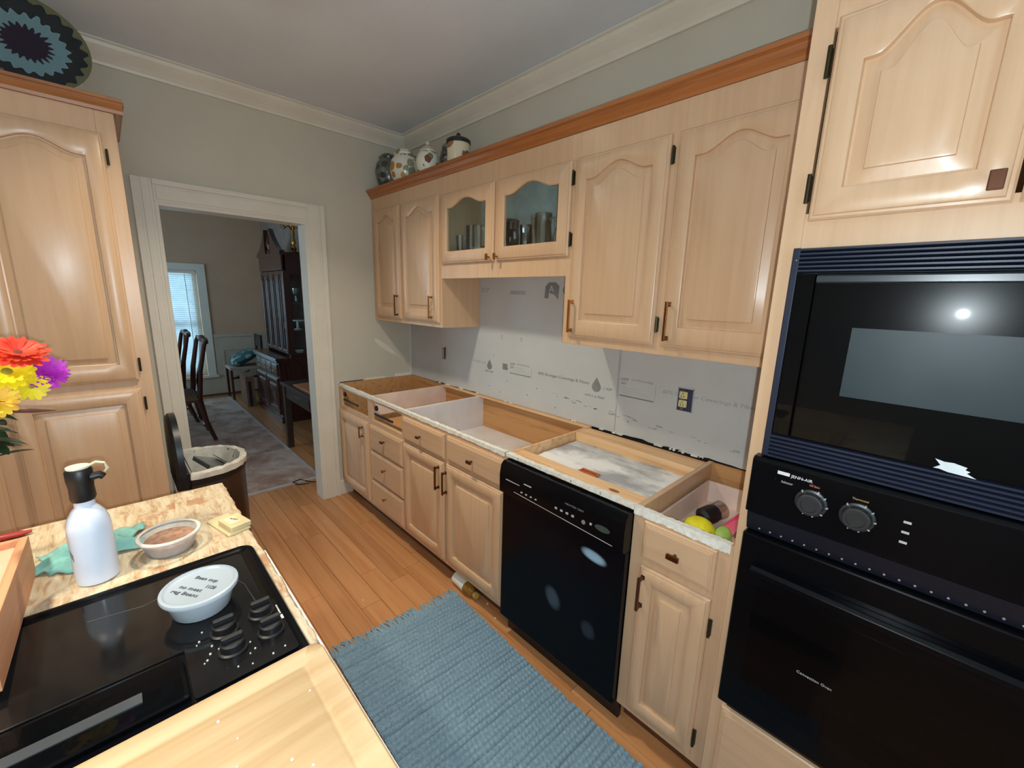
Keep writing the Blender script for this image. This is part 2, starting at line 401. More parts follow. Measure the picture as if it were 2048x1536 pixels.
# ------------------------------------------------------------------ cabinet doors
def arch(s):
    if s < .10 or s > .90: return 0.0
    t = (s - .10) / .80
    return (.5 - .5 * cos(2 * pi * t)) ** .85
NA = 22
def loop(u0, u1, z0, z1, h):
    pts = []
    for i in range(5): pts.append((u0 + (u1 - u0) * i / 5, z0))
    for i in range(5): pts.append((u1, z0 + (z1 - z0) * i / 5))
    for i in range(NA): s = 1 - i / NA; pts.append((u0 + (u1 - u0) * s, z1 + h * arch(s)))
    for i in range(5): pts.append((u0, z1 + (z0 - z1) * i / 5))
    return pts
def ringmap(fr, u0, u1, z0, z1, h, d): return [fr(u, z, d) for u, z in loop(u0, u1, z0, z1, h)]
def R_right(face): return lambda u, z, d: (u, face - d, z)
def R_far(face): return lambda u, z, d: (face + d, u, z)
def door(parent, fr, u0, u1, z0, z1, h=.045, st=.058, rt=.075, rb=.072, glass=False, t=.020, name='door', mat='oak'):
    iu0, iu1, iz0, iz1 = u0 + st, u1 - st, z0 + rb, z1 - rt - 0
    if h: iz1 = z1 - rt - .012
    R = lambda e, d: ringmap(fr, u0 + e, u1 - e, z0 + e, z1 - e, 0, d)
    I = lambda e, d: ringmap(fr, iu0 + e, iu1 - e, iz0 + e, iz1 - e, h, d)
    rings = [R(0, .0006), R(0, t - .010), R(.004, t - .006), R(.009, t - .0055), R(.010, t - .002), R(.013, t), I(0, t), I(.002, t - .0015), I(.0035, t - .0125), I(.008, t - .0130)]
    if glass:
        rings = rings[:7] + [I(.004, t - .004), I(.0045, .002)]
        d = obj(name, BM().rings(rings + [I(0, .0006)], False, False), mat, parent, smooth=True)
        pb = BM(); g = I(-.006, .008); g2 = I(-.006, .005)
        pb.rings([g, g2]); obj('pane', pb, 'glass', d)
        return d
    d = obj(name, BM().rings(rings, True, False), mat, parent, smooth=True)
    pr = [I(.0078, t - .0130), I(.010, t - .0125), I(.032, t - .0065), I(.0332, t - .0025), I(.036, t - .0015)]
    obj('raised_panel', BM().rings(pr, False, True), mat, d, smooth=True)
    return d
def drawer_front(parent, fr, u0, u1, z0, z1, t=.020, mat='oak_x'):
    R = lambda e, d: ringmap(fr, u0 + e, u1 - e, z0 + e, z1 - e, 0, d)
    return obj('drawer_front', BM().rings([R(0, .0006), R(0, t - .010), R(.003, t - .0065), R(.008, t - .006), R(.009, t - .003), R(.014, t - .0025), R(.015, t), R(.017, t)], True, True), mat, parent, smooth=True)
def pull(parent, fr, u, z0, z1, d0=.020, mat='bronze', r=.0045, out=.028):
    B = BM()
    def bx(ua, ub, za, zb, da, db):
        p = [fr(ua, za, da), fr(ub, zb, db)]; B.box(p[0][0], p[1][0], p[0][1], p[1][1], p[0][2], p[1][2])
    bx(u - r, u + r, z0, z1, d0 + out - .008, d0 + out)
    bx(u - r, u + r, z0 + .004, z0 + .014, d0 - .0015, d0 + out - .008); bx(u - r, u + r, z1 - .014, z1 - .004, d0 - .0015, d0 + out - .008)
    bx(u - r * 1.5, u + r * 1.5, z0 + .001, z0 + .017, d0 - .001, d0 + .002); bx(u - r * 1.5, u + r * 1.5, z1 - .017, z1 - .001, d0 - .001, d0 + .002)
    return obj('handle', B, mat, parent, bevel=.0012)
def knob(parent, fr, u, z, d0=.020, mat='bronze', w=.019, hh=.007):
    B = BM()
    def bx(ua, ub, za, zb, da, db):
        p = [fr(ua, za, da), fr(ub, zb, db)]; B.box(p[0][0], p[1][0], p[0][1], p[1][1], p[0][2], p[1][2])
    bx(u - .004, u + .004, z - .004, z + .004, d0 - .0015, d0 + .016); bx(u - w, u + w, z - hh, z + hh, d0 + .016, d0 + .026)
    return obj('knob', B, mat, parent, bevel=.0015)
def hinge(parent, fr, u, z, d0=.0008, mat='hinge', hgt=.052):
    B = BM()
    p = [fr(u - .0045, z - hgt / 2, d0), fr(u + .0045, z + hgt / 2, d0 + .008)]; B.box(p[0][0], p[1][0], p[0][1], p[1][1], p[0][2], p[1][2])
    a = fr(u, z - hgt / 2 - .004, d0 + .010); b = fr(u, z + hgt / 2 + .004, d0 + .010); B.tube([a, b], .0042, 8)
    return obj('hinge', B, mat, parent, smooth=True)
def frame(parent, fr, bars, t=.019, name='face_frame', mat='oak'):
    B = BM()
    for (u0, u1, z0, z1) in bars:
        p = [fr(u0, z0, -t), fr(u1, z1, 0)]; B.box(p[0][0], p[1][0], p[0][1], p[1][1], p[0][2], p[1][2])
    return obj(name, B, mat, parent, bevel=.0012)

# ------------------------------------------------------------------ wall cabinets (uppers)
UF = -.30
fu = R_right(UF)
Z1, Z2, Z3 = 1.338, 1.633, 2.200
def carcass(p, x0, x1, y0, y1, z0, z1, inside='oak_in', top=True, outer='oak'):
    obj('side_panel', box(x0 + .0005, x0 + .018, y0, y1, z0, z1), outer, p); obj('side_panel', box(x1 - .018, x1 - .0005, y0, y1, z0, z1), outer, p)
    obj('back_panel', box(x0 + .018, x1 - .018, y1 - .008, y1 - .001, z0, z1), inside, p)
    obj('bottom_panel', box(x0 + .018, x1 - .018, y0, y1 - .008, z0 + .004, z0 + .022), outer, p)
    if top: obj('top_panel', box(x0 + .018, x1 - .018, y0, y1 - .008, z1 - .02, z1 - .001), inside, p)
YB = -.0015
def upper(label, x0, x1, z0, doors, bars, arch_h=.045):
    p = thing('wall_cabinet', label, 'cabinet', (x0, UF, z0)); carcass(p, x0, x1, UF + .019, YB, z0, Z3)
    frame(p, fu, bars); return p
xa, xb, xc = .895, 1.848, 2.753
pU1 = upper('left wall cabinet with two narrow arched doors beside the doorway wall', .001, xa, Z1, None,
            [(.001, .062, Z1, Z3), (.412, .455, Z1, Z3), (.872, xa, Z1, Z3), (.062, .412, Z1, 1.375), (.455, .872, Z1, 1.375), (.062, .412, 2.10, Z3), (.455, .872, 2.10, Z3)])
d = door(pU1, fu, .052, .420, 1.366, 2.112); pull(d, fu, .385, 1.386, 1.530, mat='bronze');
d = door(pU1, fu, .447, .880, 1.366, 2.112); pull(d, fu, .812, 1.390, 1.530, mat='brassy');
pU2 = thing('wall_cabinet', 'short middle wall cabinet with two glass doors showing glassware', 'cabinet', (xa, UF, Z2))
carcass(pU2, xa, xb, UF + .019, YB, 1.655, Z3, inside=plain('grey_cabinet_lining', (226, 232, 230), .6))
frame(pU2, fu, [(xa, .925, Z2, Z3), (1.362, 1.405, Z2, Z3), (1.848 - .012, xb, Z2, Z3), (.925, 1.362, Z2, 1.735), (1.405, 1.836, Z2, 1.735), (.925, 1.362, 2.085, Z3), (1.405, 1.836, 2.085, Z3)])
obj('shelf', box(xa + .018, xb - .018, UF + .019, -.01, 1.718, 1.7355), 'oak_in', pU2)
d = door(pU2, fu, .908, 1.374, 1.716, 2.100, h=.040, st=.058, rt=.068, rb=.064, glass=True); knob(d, fu, 1.352, 1.735, mat='brassy', w=.006, hh=.016);
d = door(pU2, fu, 1.392, 1.862, 1.716, 2.100, h=.040, st=.060, rt=.068, rb=.062, glass=True); knob(d, fu, 1.414, 1.735, mat='brassy', w=.006, hh=.016); hinge(d, fu, 1.870, 1.785); hinge(d, fu, 1.870, 2.03)
pU3 = upper('right wall cabinet with two tall arched doors next to the oven tower', xb, xc, Z1, None,
            [(xb, 1.895, Z1, Z3), (2.285, 2.335, Z1, Z3), (2.70, xc, Z1, Z3), (1.895, 2.285, Z1, 1.378), (2.335, 2.70, Z1, 1.378), (1.895, 2.285, 2.09, Z3), (2.335, 2.70, 2.09, Z3)])
d = door(pU3, fu, 1.884, 2.294, 1.371, 2.100); pull(d, fu, 1.911, 1.392, 1.532, mat='brassy'); hinge(d, fu, 2.303, 1.45); hinge(d, fu, 2.303, 2.03)
d = door(pU3, fu, 2.325, 2.715, 1.371, 2.100); pull(d, fu, 2.351, 1.395, 1.535, mat='bronze');
mo = BM().extrude([(.0015, y, z) for y, z in ((-.2985, 2.2005), (-.303, 2.2005), (-.306, 2.212), (-.318, 2.222), (-.324, 2.238), (-.336, 2.243), (-.336, 2.257), (-.2985, 2.257))], (2.7505, 0, 0))
tag(obj('cabinet_moulding', mo, 'oak_brown', smooth=False), 'golden brown oak moulding running along the top of the wall cabinets', 'moulding')
tag(obj('cabinet_top_board', box(.002, 2.752, -.298, -.002, 2.2005, 2.256), 'oak_in'), 'wooden deck on top of the wall cabinets, under the pottery jars', 'board')

# ------------------------------------------------------------------ base cabinets
BF = -.61
fb = R_right(BF)
HB = .876
def base(label, x0, x1):
    p = thing('base_cabinet', label, 'cabinet', (x0, BF, 0)); return p
def kick(p, x0, x1): obj('toe_kick', box(x0, x1, -.545, -.53, 0.0005, .10), 'kick', p)
DZ0, DZ1, RZ0, RZ1 = .128, .690, .720, .842
# A: leftmost
p = base('leftmost open-topped base cabinet with one door under an empty drawer slot', 0, .505); kick(p, .002, .505)
obj('side_panel', box(.002, .018, BF + .019, YB, .10, HB), 'oak_in', p); obj('side_panel', box(.497, .513, BF + .019, YB - .004, .738, HB - .001), 'pinkbox', p)
obj('back_panel', box(.018, .505, -.010, YB, .10, HB), 'oak_in', p); obj('bottom_panel', box(.018, .505, BF + .019, -.010, .10, .118), 'oak_in', p)
frame(p, fb, [(.002, .045, .10, HB), (.478, .515, .10, HB), (.045, .478, .10, .145), (.045, .478, .676, .722), (.045, .478, .846, HB)])
d = door(p, fb, .030, .490, DZ0, DZ1, h=0, rt=.058, rb=.058); pull(d, fb, .425, .575, .655, mat='brassy');
def slide(p, u0, z):
    s = obj('drawer_slide', BM().box(u0 - .0, u0 + .24, -.598, -.590, z - .045, z - .033), 'blackmat', p)
    obj('roller', BM().lathe((0, 0, 0), [(.016, 0), (.016, .012)], 14).xf(Matrix.Translation((u0 + .04, -.595, z + .008)) @ Matrix.Rotation(pi / 2, 4, 'X')), 'blackmat', s, smooth=True)
slide(p, .05, .80)
# B: drawer stack
p = base('base cabinet with a stack of three drawers under an empty drawer slot', .505, .95); kick(p, .506, .9505)
obj('side_panel', box(.930, .9505, BF + .0195, YB, .10, HB), 'melamine', p); obj('back_panel', box(.515, .925, -.010, YB, .10, HB), 'oak_in', p)
obj('bottom_panel', box(.515, .925, BF + .019, -.010, .10, .118), 'oak_in', p)
obj('dust_board', box(.515, .925, BF + .019, -.010, .690, .702), 'oak_in', p)
frame(p, fb, [(.515, .535, .10, HB), (.925, .9505, .10, HB), (.535, .925, .10, .145), (.535, .925, .688, .722), (.535, .925, .846, HB), (.535, .925, .505, .522), (.535, .925, .305, .32)])
for z0, z1, mt in ((.524, .690, 'bronze'), (.318, .512, 'brassy'), (.130, .306, 'brass')):
    d = drawer_front(p, fb, .522, .944, z0, z1); knob(d, fb, .735, (z0 + z1) / 2 + .02, mat=mt, w=.016 if mt == 'bronze' else .009, hh=.007)
slide(p, .545, .80)
# C/D: sink base
p = base('wide open-topped sink base cabinet with white lining, two drawers and two doors', .95, 1.836); kick(p, .9515, 1.836)
obj('side_panel', box(.9515, .957, BF + .0195, YB, .10, HB - .002), 'melamine', p); obj('side_panel', box(1.822, 1.836, BF + .019, YB, .10, HB), 'pine', p)
obj('back_panel', box(.957, 1.822, -.012, YB, .10, HB - .003), 'oak_in', p)
obj('shelf', box(.958, 1.821, -.585, -.013, .655, .668), 'melamine', p); obj('bottom_panel', box(.958, 1.821, BF + .019, -.012, .10, .118), 'melamine', p)
frame(p, fb, [(.9515, .985, .10, HB), (1.365, 1.408, .10, HB), (1.802, 1.836, .10, HB), (.985, 1.365, .10, .145), (1.408, 1.802, .10, .145), (.985, 1.365, .676, .728), (1.408, 1.802, .676, .728), (.985, 1.365, .836, HB), (1.408, 1.802, .836, HB)])
d = drawer_front(p, fb, .958, 1.376, .708, .842); knob(d, fb, 1.160, .775, mat='darkbronze', w=.014, hh=.006)
d = drawer_front(p, fb, 1.398, 1.826, .712, .842); knob(d, fb, 1.612, .775, mat='darkbronze', w=.017, hh=.007)
d = door(p, fb, .958, 1.372, DZ0, .688, h=0, rt=.056, rb=.056); pull(d, fb, 1.335, .535, .665, mat='bronze');
d = door(p, fb, 1.393, 1.824, DZ0, .692, h=0, rt=.058, rb=.058); pull(d, fb, 1.402, .530, .655, mat='bronze'); hinge(d, fb, 1.829, .62, mat='blackmat'); hinge(d, fb, 1.829, .22, mat='blackmat')
# E: narrow one beside the tower
p = base('narrow open-topped base cabinet between the dishwasher and the oven tower', 2.443, 2.753); kick(p, 2.443, 2.753)
obj('side_panel', box(2.444, 2.462, BF + .019, YB, .10, HB), 'oak', p); obj('side_panel', box(2.736, 2.752, BF + .019, YB, .10, HB), 'oak_in', p)
obj('back_panel', box(2.462, 2.736, -.012, YB, .10, HB - .002), 'oak_in', p); obj('bottom_panel', box(2.462, 2.736, BF + .019, -.012, .10, .118), 'oak_in', p)
frame(p, fb, [(2.444, 2.505, .10, HB), (2.695, 2.753, .10, HB), (2.505, 2.695, .10, .145), (2.505, 2.695, .676, .728), (2.505, 2.695, .836, HB)])
d = drawer_front(p, fb, 2.488, 2.712, .718, .848); knob(d, fb, 2.600, .783, mat='bronze', w=.019, hh=.008)
DBX = BM(); DBX.box(2.472, 2.480, -.585, -.06, .725, .815); DBX.box(2.718, 2.726, -.585, -.06, .725, .815); DBX.box(2.480, 2.718, -.068, -.06, .725, .815); DBX.box(2.480, 2.718, -.585, -.06, .722, .728)
obj('drawer_box', DBX, 'pinkbox', d)
d = door(p, fb, 2.488, 2.712, DZ0, DZ1, h=0, st=.046, rt=.052, rb=.052); pull(d, fb, 2.505, .545, .665, mat='darkbronze'); hinge(d, fb, 2.718, .60); hinge(d, fb, 2.718, .20)
# boards and white residue around the tops
tag(obj('front_board', box(1.838, 2.4425, -.6015, -.5195, .812, HB), 'pine', bevel=.002), 'rough pine board over the front of the dishwasher bay', 'board')
B = BM().lathe((0, 0, 0), [(.016, 0), (.016, .0006)], 14, 1.35, .6).xf(Matrix.Translation((2.335, -.565, HB - .0002)))
obj('wood_knot', B, plain('pine_knot', (150, 100, 66), .7), bpy.data.objects['front_board'])
tag(obj('back_board', box(1.838, 2.4425, -.140, -.030, .812, HB), 'pine', bevel=.002), 'rough pine ledge at the wall behind the dishwasher', 'board')
tag(obj('rear_ledge', box(.520, 1.836, -.048, -.002, HB, HB + .002), 'pine'), 'thin pale wooden edge along the wall over the open sink cabinet', 'ledge')
def crust(x0, x1, drop_, seed, white):
    rnd = random.Random(seed); n = int((x1 - x0) / .006); B = BM(); low = []; inn = []
    v = 0
    for i in range(n + 1):
        v = .7 * v + rnd.uniform(-.35, .35); low.append(HB - drop_ * (1 + .35 * v)); inn.append(.020 + .010 * v)
    for i in range(n):
        xa_, xb_ = x0 + (x1 - x0) * i / n, x0 + (x1 - x0) * (i + 1) / n
        za, zb = low[i], low[i + 1]; ia, ib = inn[i], inn[i + 1]
        yo = BF - .004
        B.add([(xa_, yo, za), (xb_, yo, zb), (xb_, yo, HB + .003), (xa_, yo, HB + .003), (xb_, BF + ib, HB + .0015), (xa_, BF + ia, HB + .0015), (xa_, BF - .0005, za), (xb_, BF - .0005, zb), (xa_, BF + ia, HB + .0004), (xb_, BF + ib, HB + .0004)],
              [(0, 1, 2, 3), (3, 2, 4, 5), (6, 7, 1, 0), (8, 5, 4, 9)])
    return B
tag(obj('plaster_edge', crust(.02, 1.82, .016, 3, 1), 'plaster'), 'ragged cream-white adhesive residue along the front edge of the left base cabinets', 'residue')
tag(obj('plaster_edge', crust(1.826, 2.443, .011, 5, 1), 'plaster'), 'thin white adhesive strip above the black dishwasher', 'residue')
tag(obj('plaster_edge', crust(2.444, 2.742, .024, 8, 1), 'plaster'), 'broad white adhesive strip above the narrow cabinet drawer', 'residue')
for k, x in enumerate((1.90, 2.18, 2.31)):
    obj('pencil_mark', box(x, x + .002, BF - .0046, BF - .0040, HB - .008, HB + .002), 'cavity', bpy.data.objects['plaster_edge.001'])

# ------------------------------------------------------------------ dishwasher
p = thing('dishwasher', 'black built-in dishwasher under the pine boards', 'dishwasher', (1.84, -.60, 0))
def patch_mat():
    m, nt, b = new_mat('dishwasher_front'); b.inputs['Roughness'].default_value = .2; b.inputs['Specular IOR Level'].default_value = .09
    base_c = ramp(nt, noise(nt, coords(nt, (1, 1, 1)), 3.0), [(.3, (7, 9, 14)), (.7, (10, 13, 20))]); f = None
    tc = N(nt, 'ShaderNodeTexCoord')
    for cx, cz, rx, rz, rot, amt in ((.480, .642, .050, .020, -.10, .66), (.305, .370, .034, .046, .5, .10), (.478, .336, .030, .034, .3, .045)):  # soft-edged pale blue ovals mixed into the black base colour
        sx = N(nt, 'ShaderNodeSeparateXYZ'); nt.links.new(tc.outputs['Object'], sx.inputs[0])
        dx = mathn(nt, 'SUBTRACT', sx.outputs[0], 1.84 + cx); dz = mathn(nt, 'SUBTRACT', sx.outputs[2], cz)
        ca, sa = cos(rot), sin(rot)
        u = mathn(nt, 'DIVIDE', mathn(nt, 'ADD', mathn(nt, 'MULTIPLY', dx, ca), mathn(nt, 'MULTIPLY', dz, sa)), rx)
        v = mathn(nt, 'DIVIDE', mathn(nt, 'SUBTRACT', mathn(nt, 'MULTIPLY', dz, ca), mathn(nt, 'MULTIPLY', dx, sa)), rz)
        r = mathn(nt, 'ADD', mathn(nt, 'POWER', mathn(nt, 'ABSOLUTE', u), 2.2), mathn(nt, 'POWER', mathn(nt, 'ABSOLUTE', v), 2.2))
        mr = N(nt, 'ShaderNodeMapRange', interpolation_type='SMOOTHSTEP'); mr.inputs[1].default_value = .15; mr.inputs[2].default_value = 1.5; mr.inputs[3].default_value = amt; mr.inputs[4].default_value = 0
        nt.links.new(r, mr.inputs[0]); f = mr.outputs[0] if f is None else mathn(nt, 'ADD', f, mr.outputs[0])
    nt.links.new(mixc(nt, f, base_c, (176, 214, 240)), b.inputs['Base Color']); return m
dd = obj('door_panel', box(1.842, 2.441, -.640, -.602, .105, .712), patch_mat(), p, bevel=.003, label='black door with pale blue oval patches')
cp = BM(); rows = []
for i in range(25):
    u = i / 24; x = 1.841 + .601 * u; sag = .022 * (1 - (2 * u - 1) ** 2)
    rows.append([(x, -.602, .7145), (x, -.648, .7145), (x, -.659 - .004 * (1 - (2 * u - 1) ** 4), .725 - 0 * sag), (x, -.660 - .006 * (1 - (2 * u - 1) ** 4), .800), (x, -.652, .842), (x, -.640, .856), (x, -.602, .857)])
cp.rings(rows); cpo = obj('control_panel', cp, 'black', p, smooth=True)
pts = [(1.935 + .47 * i / 20, -.6672 + .0012, .735 + .010 * (1 - abs(2 * (i / 20) - 1)) * 0 + .018 * (1 - i / 20)) for i in range(21)]
obj('trim_line', BM().tube(pts, .0011, 6), 'label', cpo)
obj('button', box(1.885, 1.965, -.6658, -.662, .790, .793), 'label', cpo); obj('button', box(1.990, 2.030, -.6675, -.663, .806, .8085), 'label', cpo)
for k in range(4): obj('button', box(1.975 + .026 * k, 1.983 + .026 * k, -.6685, -.663, .765, .769), 'label', cpo)
for k in range(4): obj('button', box(2.155 + .026 * k, 2.165 + .026 * k, -.6682, -.663, .770, .777), 'label', cpo)
text('printed_lettering', 'HEATED DRY', .010, (2.20, -.6667, .806), 'print', cpo, .085)
obj('button', BM().lathe((0, 0, 0), [(.008, 0), (.008, .004)], 14).xf(Matrix.Translation((2.285, -.6630, .770)) @ Matrix.Rotation(pi / 2, 4, 'X')), 'print', cpo, smooth=True)
obj('button', BM().lathe((0, 0, 0), [(.005, 0), (.005, .004)], 12).xf(Matrix.Translation((2.315, -.6622, .776)) @ Matrix.Rotation(pi / 2, 4, 'X')), 'label', cpo, smooth=True)
obj('badge', BM().lathe((0, 0, 0), [(.030, 0), (.030, .003)], 24, 1, .36).xf(Matrix.Translation((2.362, -.6635, .778)) @ Matrix.Rotation(pi / 2, 4, 'X')), plain('green_badge', (58, 74, 66), .4), cpo, smooth=True, label='dull green oval badge')
obj('tub', box(1.846, 2.437, -.600, -.06, .11, .798), 'blackmat', p); obj('kick_plate', box(1.842, 2.441, -.585, -.565, .002, .100), 'blackmat', p)
ins = BM(); rows = []
for i in range(31):
    row = []
    for j in range(19): row.append((1.846 + .591 * i / 30, -.518 + .376 * j / 18, .838 + random.uniform(-.003, .003) - (.006 if i in (0, 30) or j in (0, 18) else 0)))
    rows.append(row)
nvr = 19
ins.v = [v for r in rows for v in r]; ins.f = [(i * nvr + j, (i + 1) * nvr + j, (i + 1) * nvr + j + 1, i * nvr + j + 1) for i in range(30) for j in range(18)]
k0 = len(ins.v); 
edge = [(i, 0) for i in range(31)] + [(30, j) for j in range(1, 19)] + [(i, 18) for i in range(29, -1, -1)] + [(0, j) for j in range(17, 0, -1)]
ins.v += [(rows[i][j][0], rows[i][j][1], .800) for i, j in edge]; ne = len(edge)
ins.f += [(edge[k][0] * nvr + edge[k][1], edge[(k + 1) % ne][0] * nvr + edge[(k + 1) % ne][1], k0 + (k + 1) % ne, k0 + k) for k in range(ne)]
ins.f.append(tuple(k0 + k for k in range(ne)))
def insul():
    m, nt, b = new_mat('insulation'); v = coords(nt, (1.2, 2.2, 1))
    nt.links.new(ramp(nt, noise(nt, v, 3.2, 5, .6), [(.36, (168, 168, 170)), (.47, (206, 206, 206)), (.56, (240, 239, 236))]), b.inputs['Base Color']); b.inputs['Roughness'].default_value = .8
    bump(nt, b, noise(nt, v, 90, 3), .3); return m
obj('insulation_blanket', ins, insul(), p, smooth=True, label='dusty white and grey insulation blanket')
og = obj('warning_label', box(2.095, 2.182, -.455, -.418, .8425, .8435), plain('orange_label', (206, 100, 40), .5), p, label='orange warning label')
text('printed_lettering', 'ACHTUNG', .018, (2.101, -.444, .8437), 'cavity', og, .074, plane=0.0)

# ------------------------------------------------------------------ oven tower
OF = -.63
fo = R_right(OF)
X0, X1 = 2.754, 3.56
p = thing('oven_tower_cabinet', 'tall cabinet housing the microwave and wall oven', 'cabinet', (X0, OF, 0))
obj('side_panel', box(X0, X0 + .018, OF + .019, YB, .0, 2.56), 'oak', p); obj('side_panel', box(X1 - .018, X1, OF + .019, YB, 0, 2.56), 'oak', p)
obj('back_panel', box(X0 + .018, X1 - .018, -.012, YB, .1, 2.56), 'oak_in', p)
frame(p, fo, [(X0, 2.795, .0, 2.56), (3.515, X1, .0, 2.56), (2.795, 3.515, 1.655, 1.735), (2.795, 3.515, .405, .445), (2.795, 3.515, .0, .13), (2.795, 3.515, 2.095, 2.15), (2.795, 3.515, 2.48, 2.56)])
d = door(p, fo, 2.803, 3.098, 1.718, 2.108, h=.062, st=.050, rt=.080, rb=.058); knob(d, fo, 3.073, 1.752, mat='darkbronze', w=.010, hh=.016); hinge(d, fo, 2.794, 1.785); hinge(d, fo, 2.794, 2.030)
d = door(p, fo, 3.106, 3.400, 1.718, 2.108, h=.062, st=.050, rt=.080, rb=.058); knob(d, fo, 3.131, 1.752, mat='darkbronze', w=.010, hh=.016); hinge(d, fo, 3.409, 1.785); hinge(d, fo, 3.409, 2.03)
d = door(p, fo, 2.806, 3.098, 2.140, 2.48, h=.03, st=.050, rt=.07, rb=.058); hinge(d, fo, 2.797, 2.20)
d = door(p, fo, 3.106, 3.400, 2.140, 2.48, h=.03, st=.050, rt=.07, rb=.058); hinge(d, fo, 3.409, 2.2)
d = drawer_front(p, fo, 2.785, 3.52, .120, .402); knob(d, fo, 3.15, .27)
# microwave
p = thing('microwave', 'black built-in microwave with ridged trim above the wall oven', 'microwave', (2.79, OF, 1.17))
MX1 = 3.515
obj('body', box(2.80, 3.50, -.60, -.1, 1.18, 1.65), 'blackmat', p)
obj('trim_side', box(2.788, 2.802, -.652, -.6305, 1.170, 1.660), 'navy', p, bevel=.002); obj('trim_side', box(MX1 - .012, MX1, -.652, -.6305, 1.17, 1.66), 'navy', p, bevel=.002)
for (z0, z1) in ((1.606, 1.660), (1.168, 1.228)):
    n = 6
    for k in range(n):
        za = z0 + (z1 - z0) * k / n; zb = z0 + (z1 - z0) * (k + 1) / n
        B = BM().extrude([(2.802, -.6305, za + .0004), (2.802, -.645, za + .0004), (2.802, -.653, za + .003), (2.802, -.653, zb - .0025), (2.802, -.645, zb - .0004), (2.802, -.6305, zb - .0004)], (MX1 - 2.814, 0, 0))
        obj('vent_slat', B, 'navy', p)
obj('grip_strip', box(2.803, 2.838, -.6525, -.6305, 1.230, 1.604), 'blackgloss', p, bevel=.002)
md = obj('door', box(2.840, 3.30, -.656, -.6305, 1.230, 1.604), 'blackgloss', p, bevel=.004, label='glossy black glass door')
obj('door_rail', BM().extrude([(2.842, -.6562, 1.583), (2.842, -.661, 1.586), (2.842, -.661, 1.598), (2.842, -.6562, 1.601)], (.455, 0, 0)), plain('smoked_rail', (46, 52, 58), .25), md)
def meshwin():
    m, nt, b = new_mat('microwave_window'); v = coords(nt, (1, 1, 1))
    nt.links.new(ramp(nt, noise(nt, v, 5), [(.3, (34, 46, 50)), (.7, (44, 56, 60))]), b.inputs['Base Color']); b.inputs['Roughness'].default_value = .38; b.inputs['Specular IOR Level'].default_value = .18; b.inputs['Coat Weight'].default_value = .2; b.inputs['Coat Roughness'].default_value = .04; return m
obj('window_mesh', box(2.918, 3.245, -.6568, -.6562, 1.345, 1.492), meshwin(), md, label='grey perforated viewing window')
obj('control_panel', box(3.302, 3.500, -.656, -.6305, 1.230, 1.604), 'blackgloss', p, bevel=.003)
st = [(3.082, 1.252), (3.095, 1.249), (3.108, 1.250), (3.126, 1.246), (3.124, 1.241), (3.131, 1.239), (3.127, 1.235), (3.140, 1.228), (3.118, 1.2295), (3.102, 1.2305), (3.090, 1.2335), (3.082, 1.2335), (3.091, 1.241)]
obj('jagged_patch', BM().extrude([(x, -.6569, z) for x, z in st], (0, .0004, 0)), plain('patch_white', (226, 234, 238), .6), md, label='jagged white patch')  # flat jagged white patch at the lower edge of the door
obj('screw_head', BM().sphere((2.797, -.6525, 1.633), .0025, 8, 5), 'chrome', p, smooth=True)
# wall oven
p = thing('wall_oven', 'black wall oven with two round dials below the microwave', 'oven', (2.775, OF, .44))
OX0, OX1 = 2.776, 3.535
obj('body', box(2.80, 3.50, -.60, -.1, .46, 1.14), 'blackmat', p)
cpn = obj('control_panel', BM().extrude([(OX0, -.6305, 1.022), (OX0, -.668, 1.022), (OX0, -.668, 1.160), (OX0, -.660, 1.167), (OX0, -.6305, 1.167)], (OX1 - OX0, 0, 0)), 'black', p, bevel=.002)
for kx in (2.906, 2.989):
    Bk = BM().lathe((0, 0, 0), [(.031, 0), (.031, .004), (.0265, .006), (.0245, .020), (.022, .022), (.017, .022), (.0165, .017)], 28).xf(Matrix.Translation((kx, -.6682, 1.092)) @ Matrix.Rotation(pi / 2, 4, 'X'))
    k = obj('dial', Bk, plain('dial_black', (44, 44, 46), .4), cpn, smooth=True)
    for a in (.35, .9, 1.6, 2.3, 2.9, 3.5, 5.6):
        obj('dial_mark', box(-.0012, .0012, -.0052, .0012, -.005, .005).xf(Matrix.Translation((kx, -.6682, 1.092)) @ Matrix.Rotation(a, 4, 'Y') @ Matrix.Translation((0, 0, .0275))), 'label', k)
obj('brand_block', box(2.832, 2.857, -.6686, -.6679, 1.139, 1.147), 'white', cpn)
text('brand_lettering', 'JENN-AIR', .010, (2.860, -.6681, 1.1385), 'white', cpn, .042)
text('printed_lettering', 'Selector', .008, (2.842, -.6681, 1.120), 'label', cpn, .024)
obj('pilot_light', BM().sphere((2.830, -.6682, 1.124), .004, 10, 6), 'blackgloss', cpn, smooth=True)
text('printed_lettering', 'Off Bake', .007, (2.897, -.6681, 1.130), plain('red_mark', (200, 120, 100), .5), cpn, .020)
text('printed_lettering', 'Thermostat', .007, (2.975, -.6681, 1.129), plain('amber_mark', (206, 164, 96), .5), cpn, .028)
for z in (1.112, 1.090, 1.068): obj('indicator', box(3.060, 3.072, -.6687, -.6679, z - .0025, z + .0025), 'label', cpn)
vs = obj('vent_strip', BM().extrude([(OX0 + .004, -.6305, .968), (OX0 + .004, -.650, .968), (OX0 + .004, -.662, 1.018), (OX0 + .004, -.6305, 1.0195)], (OX1 - OX0 - .008, 0, 0)), plain('dark_vent_strip', (20, 23, 34), .4, spec=.3), p)
for k in range(28):
    x = 2.81 + .024 * k
    obj('vent_hole', BM().lathe((0, 0, 0), [(.0022, 0), (.0022, .0014)], 8).xf(Matrix.Translation((x, -.6527, .978)) @ Matrix.Rotation(pi / 2, 4, 'X')), 'print', vs)
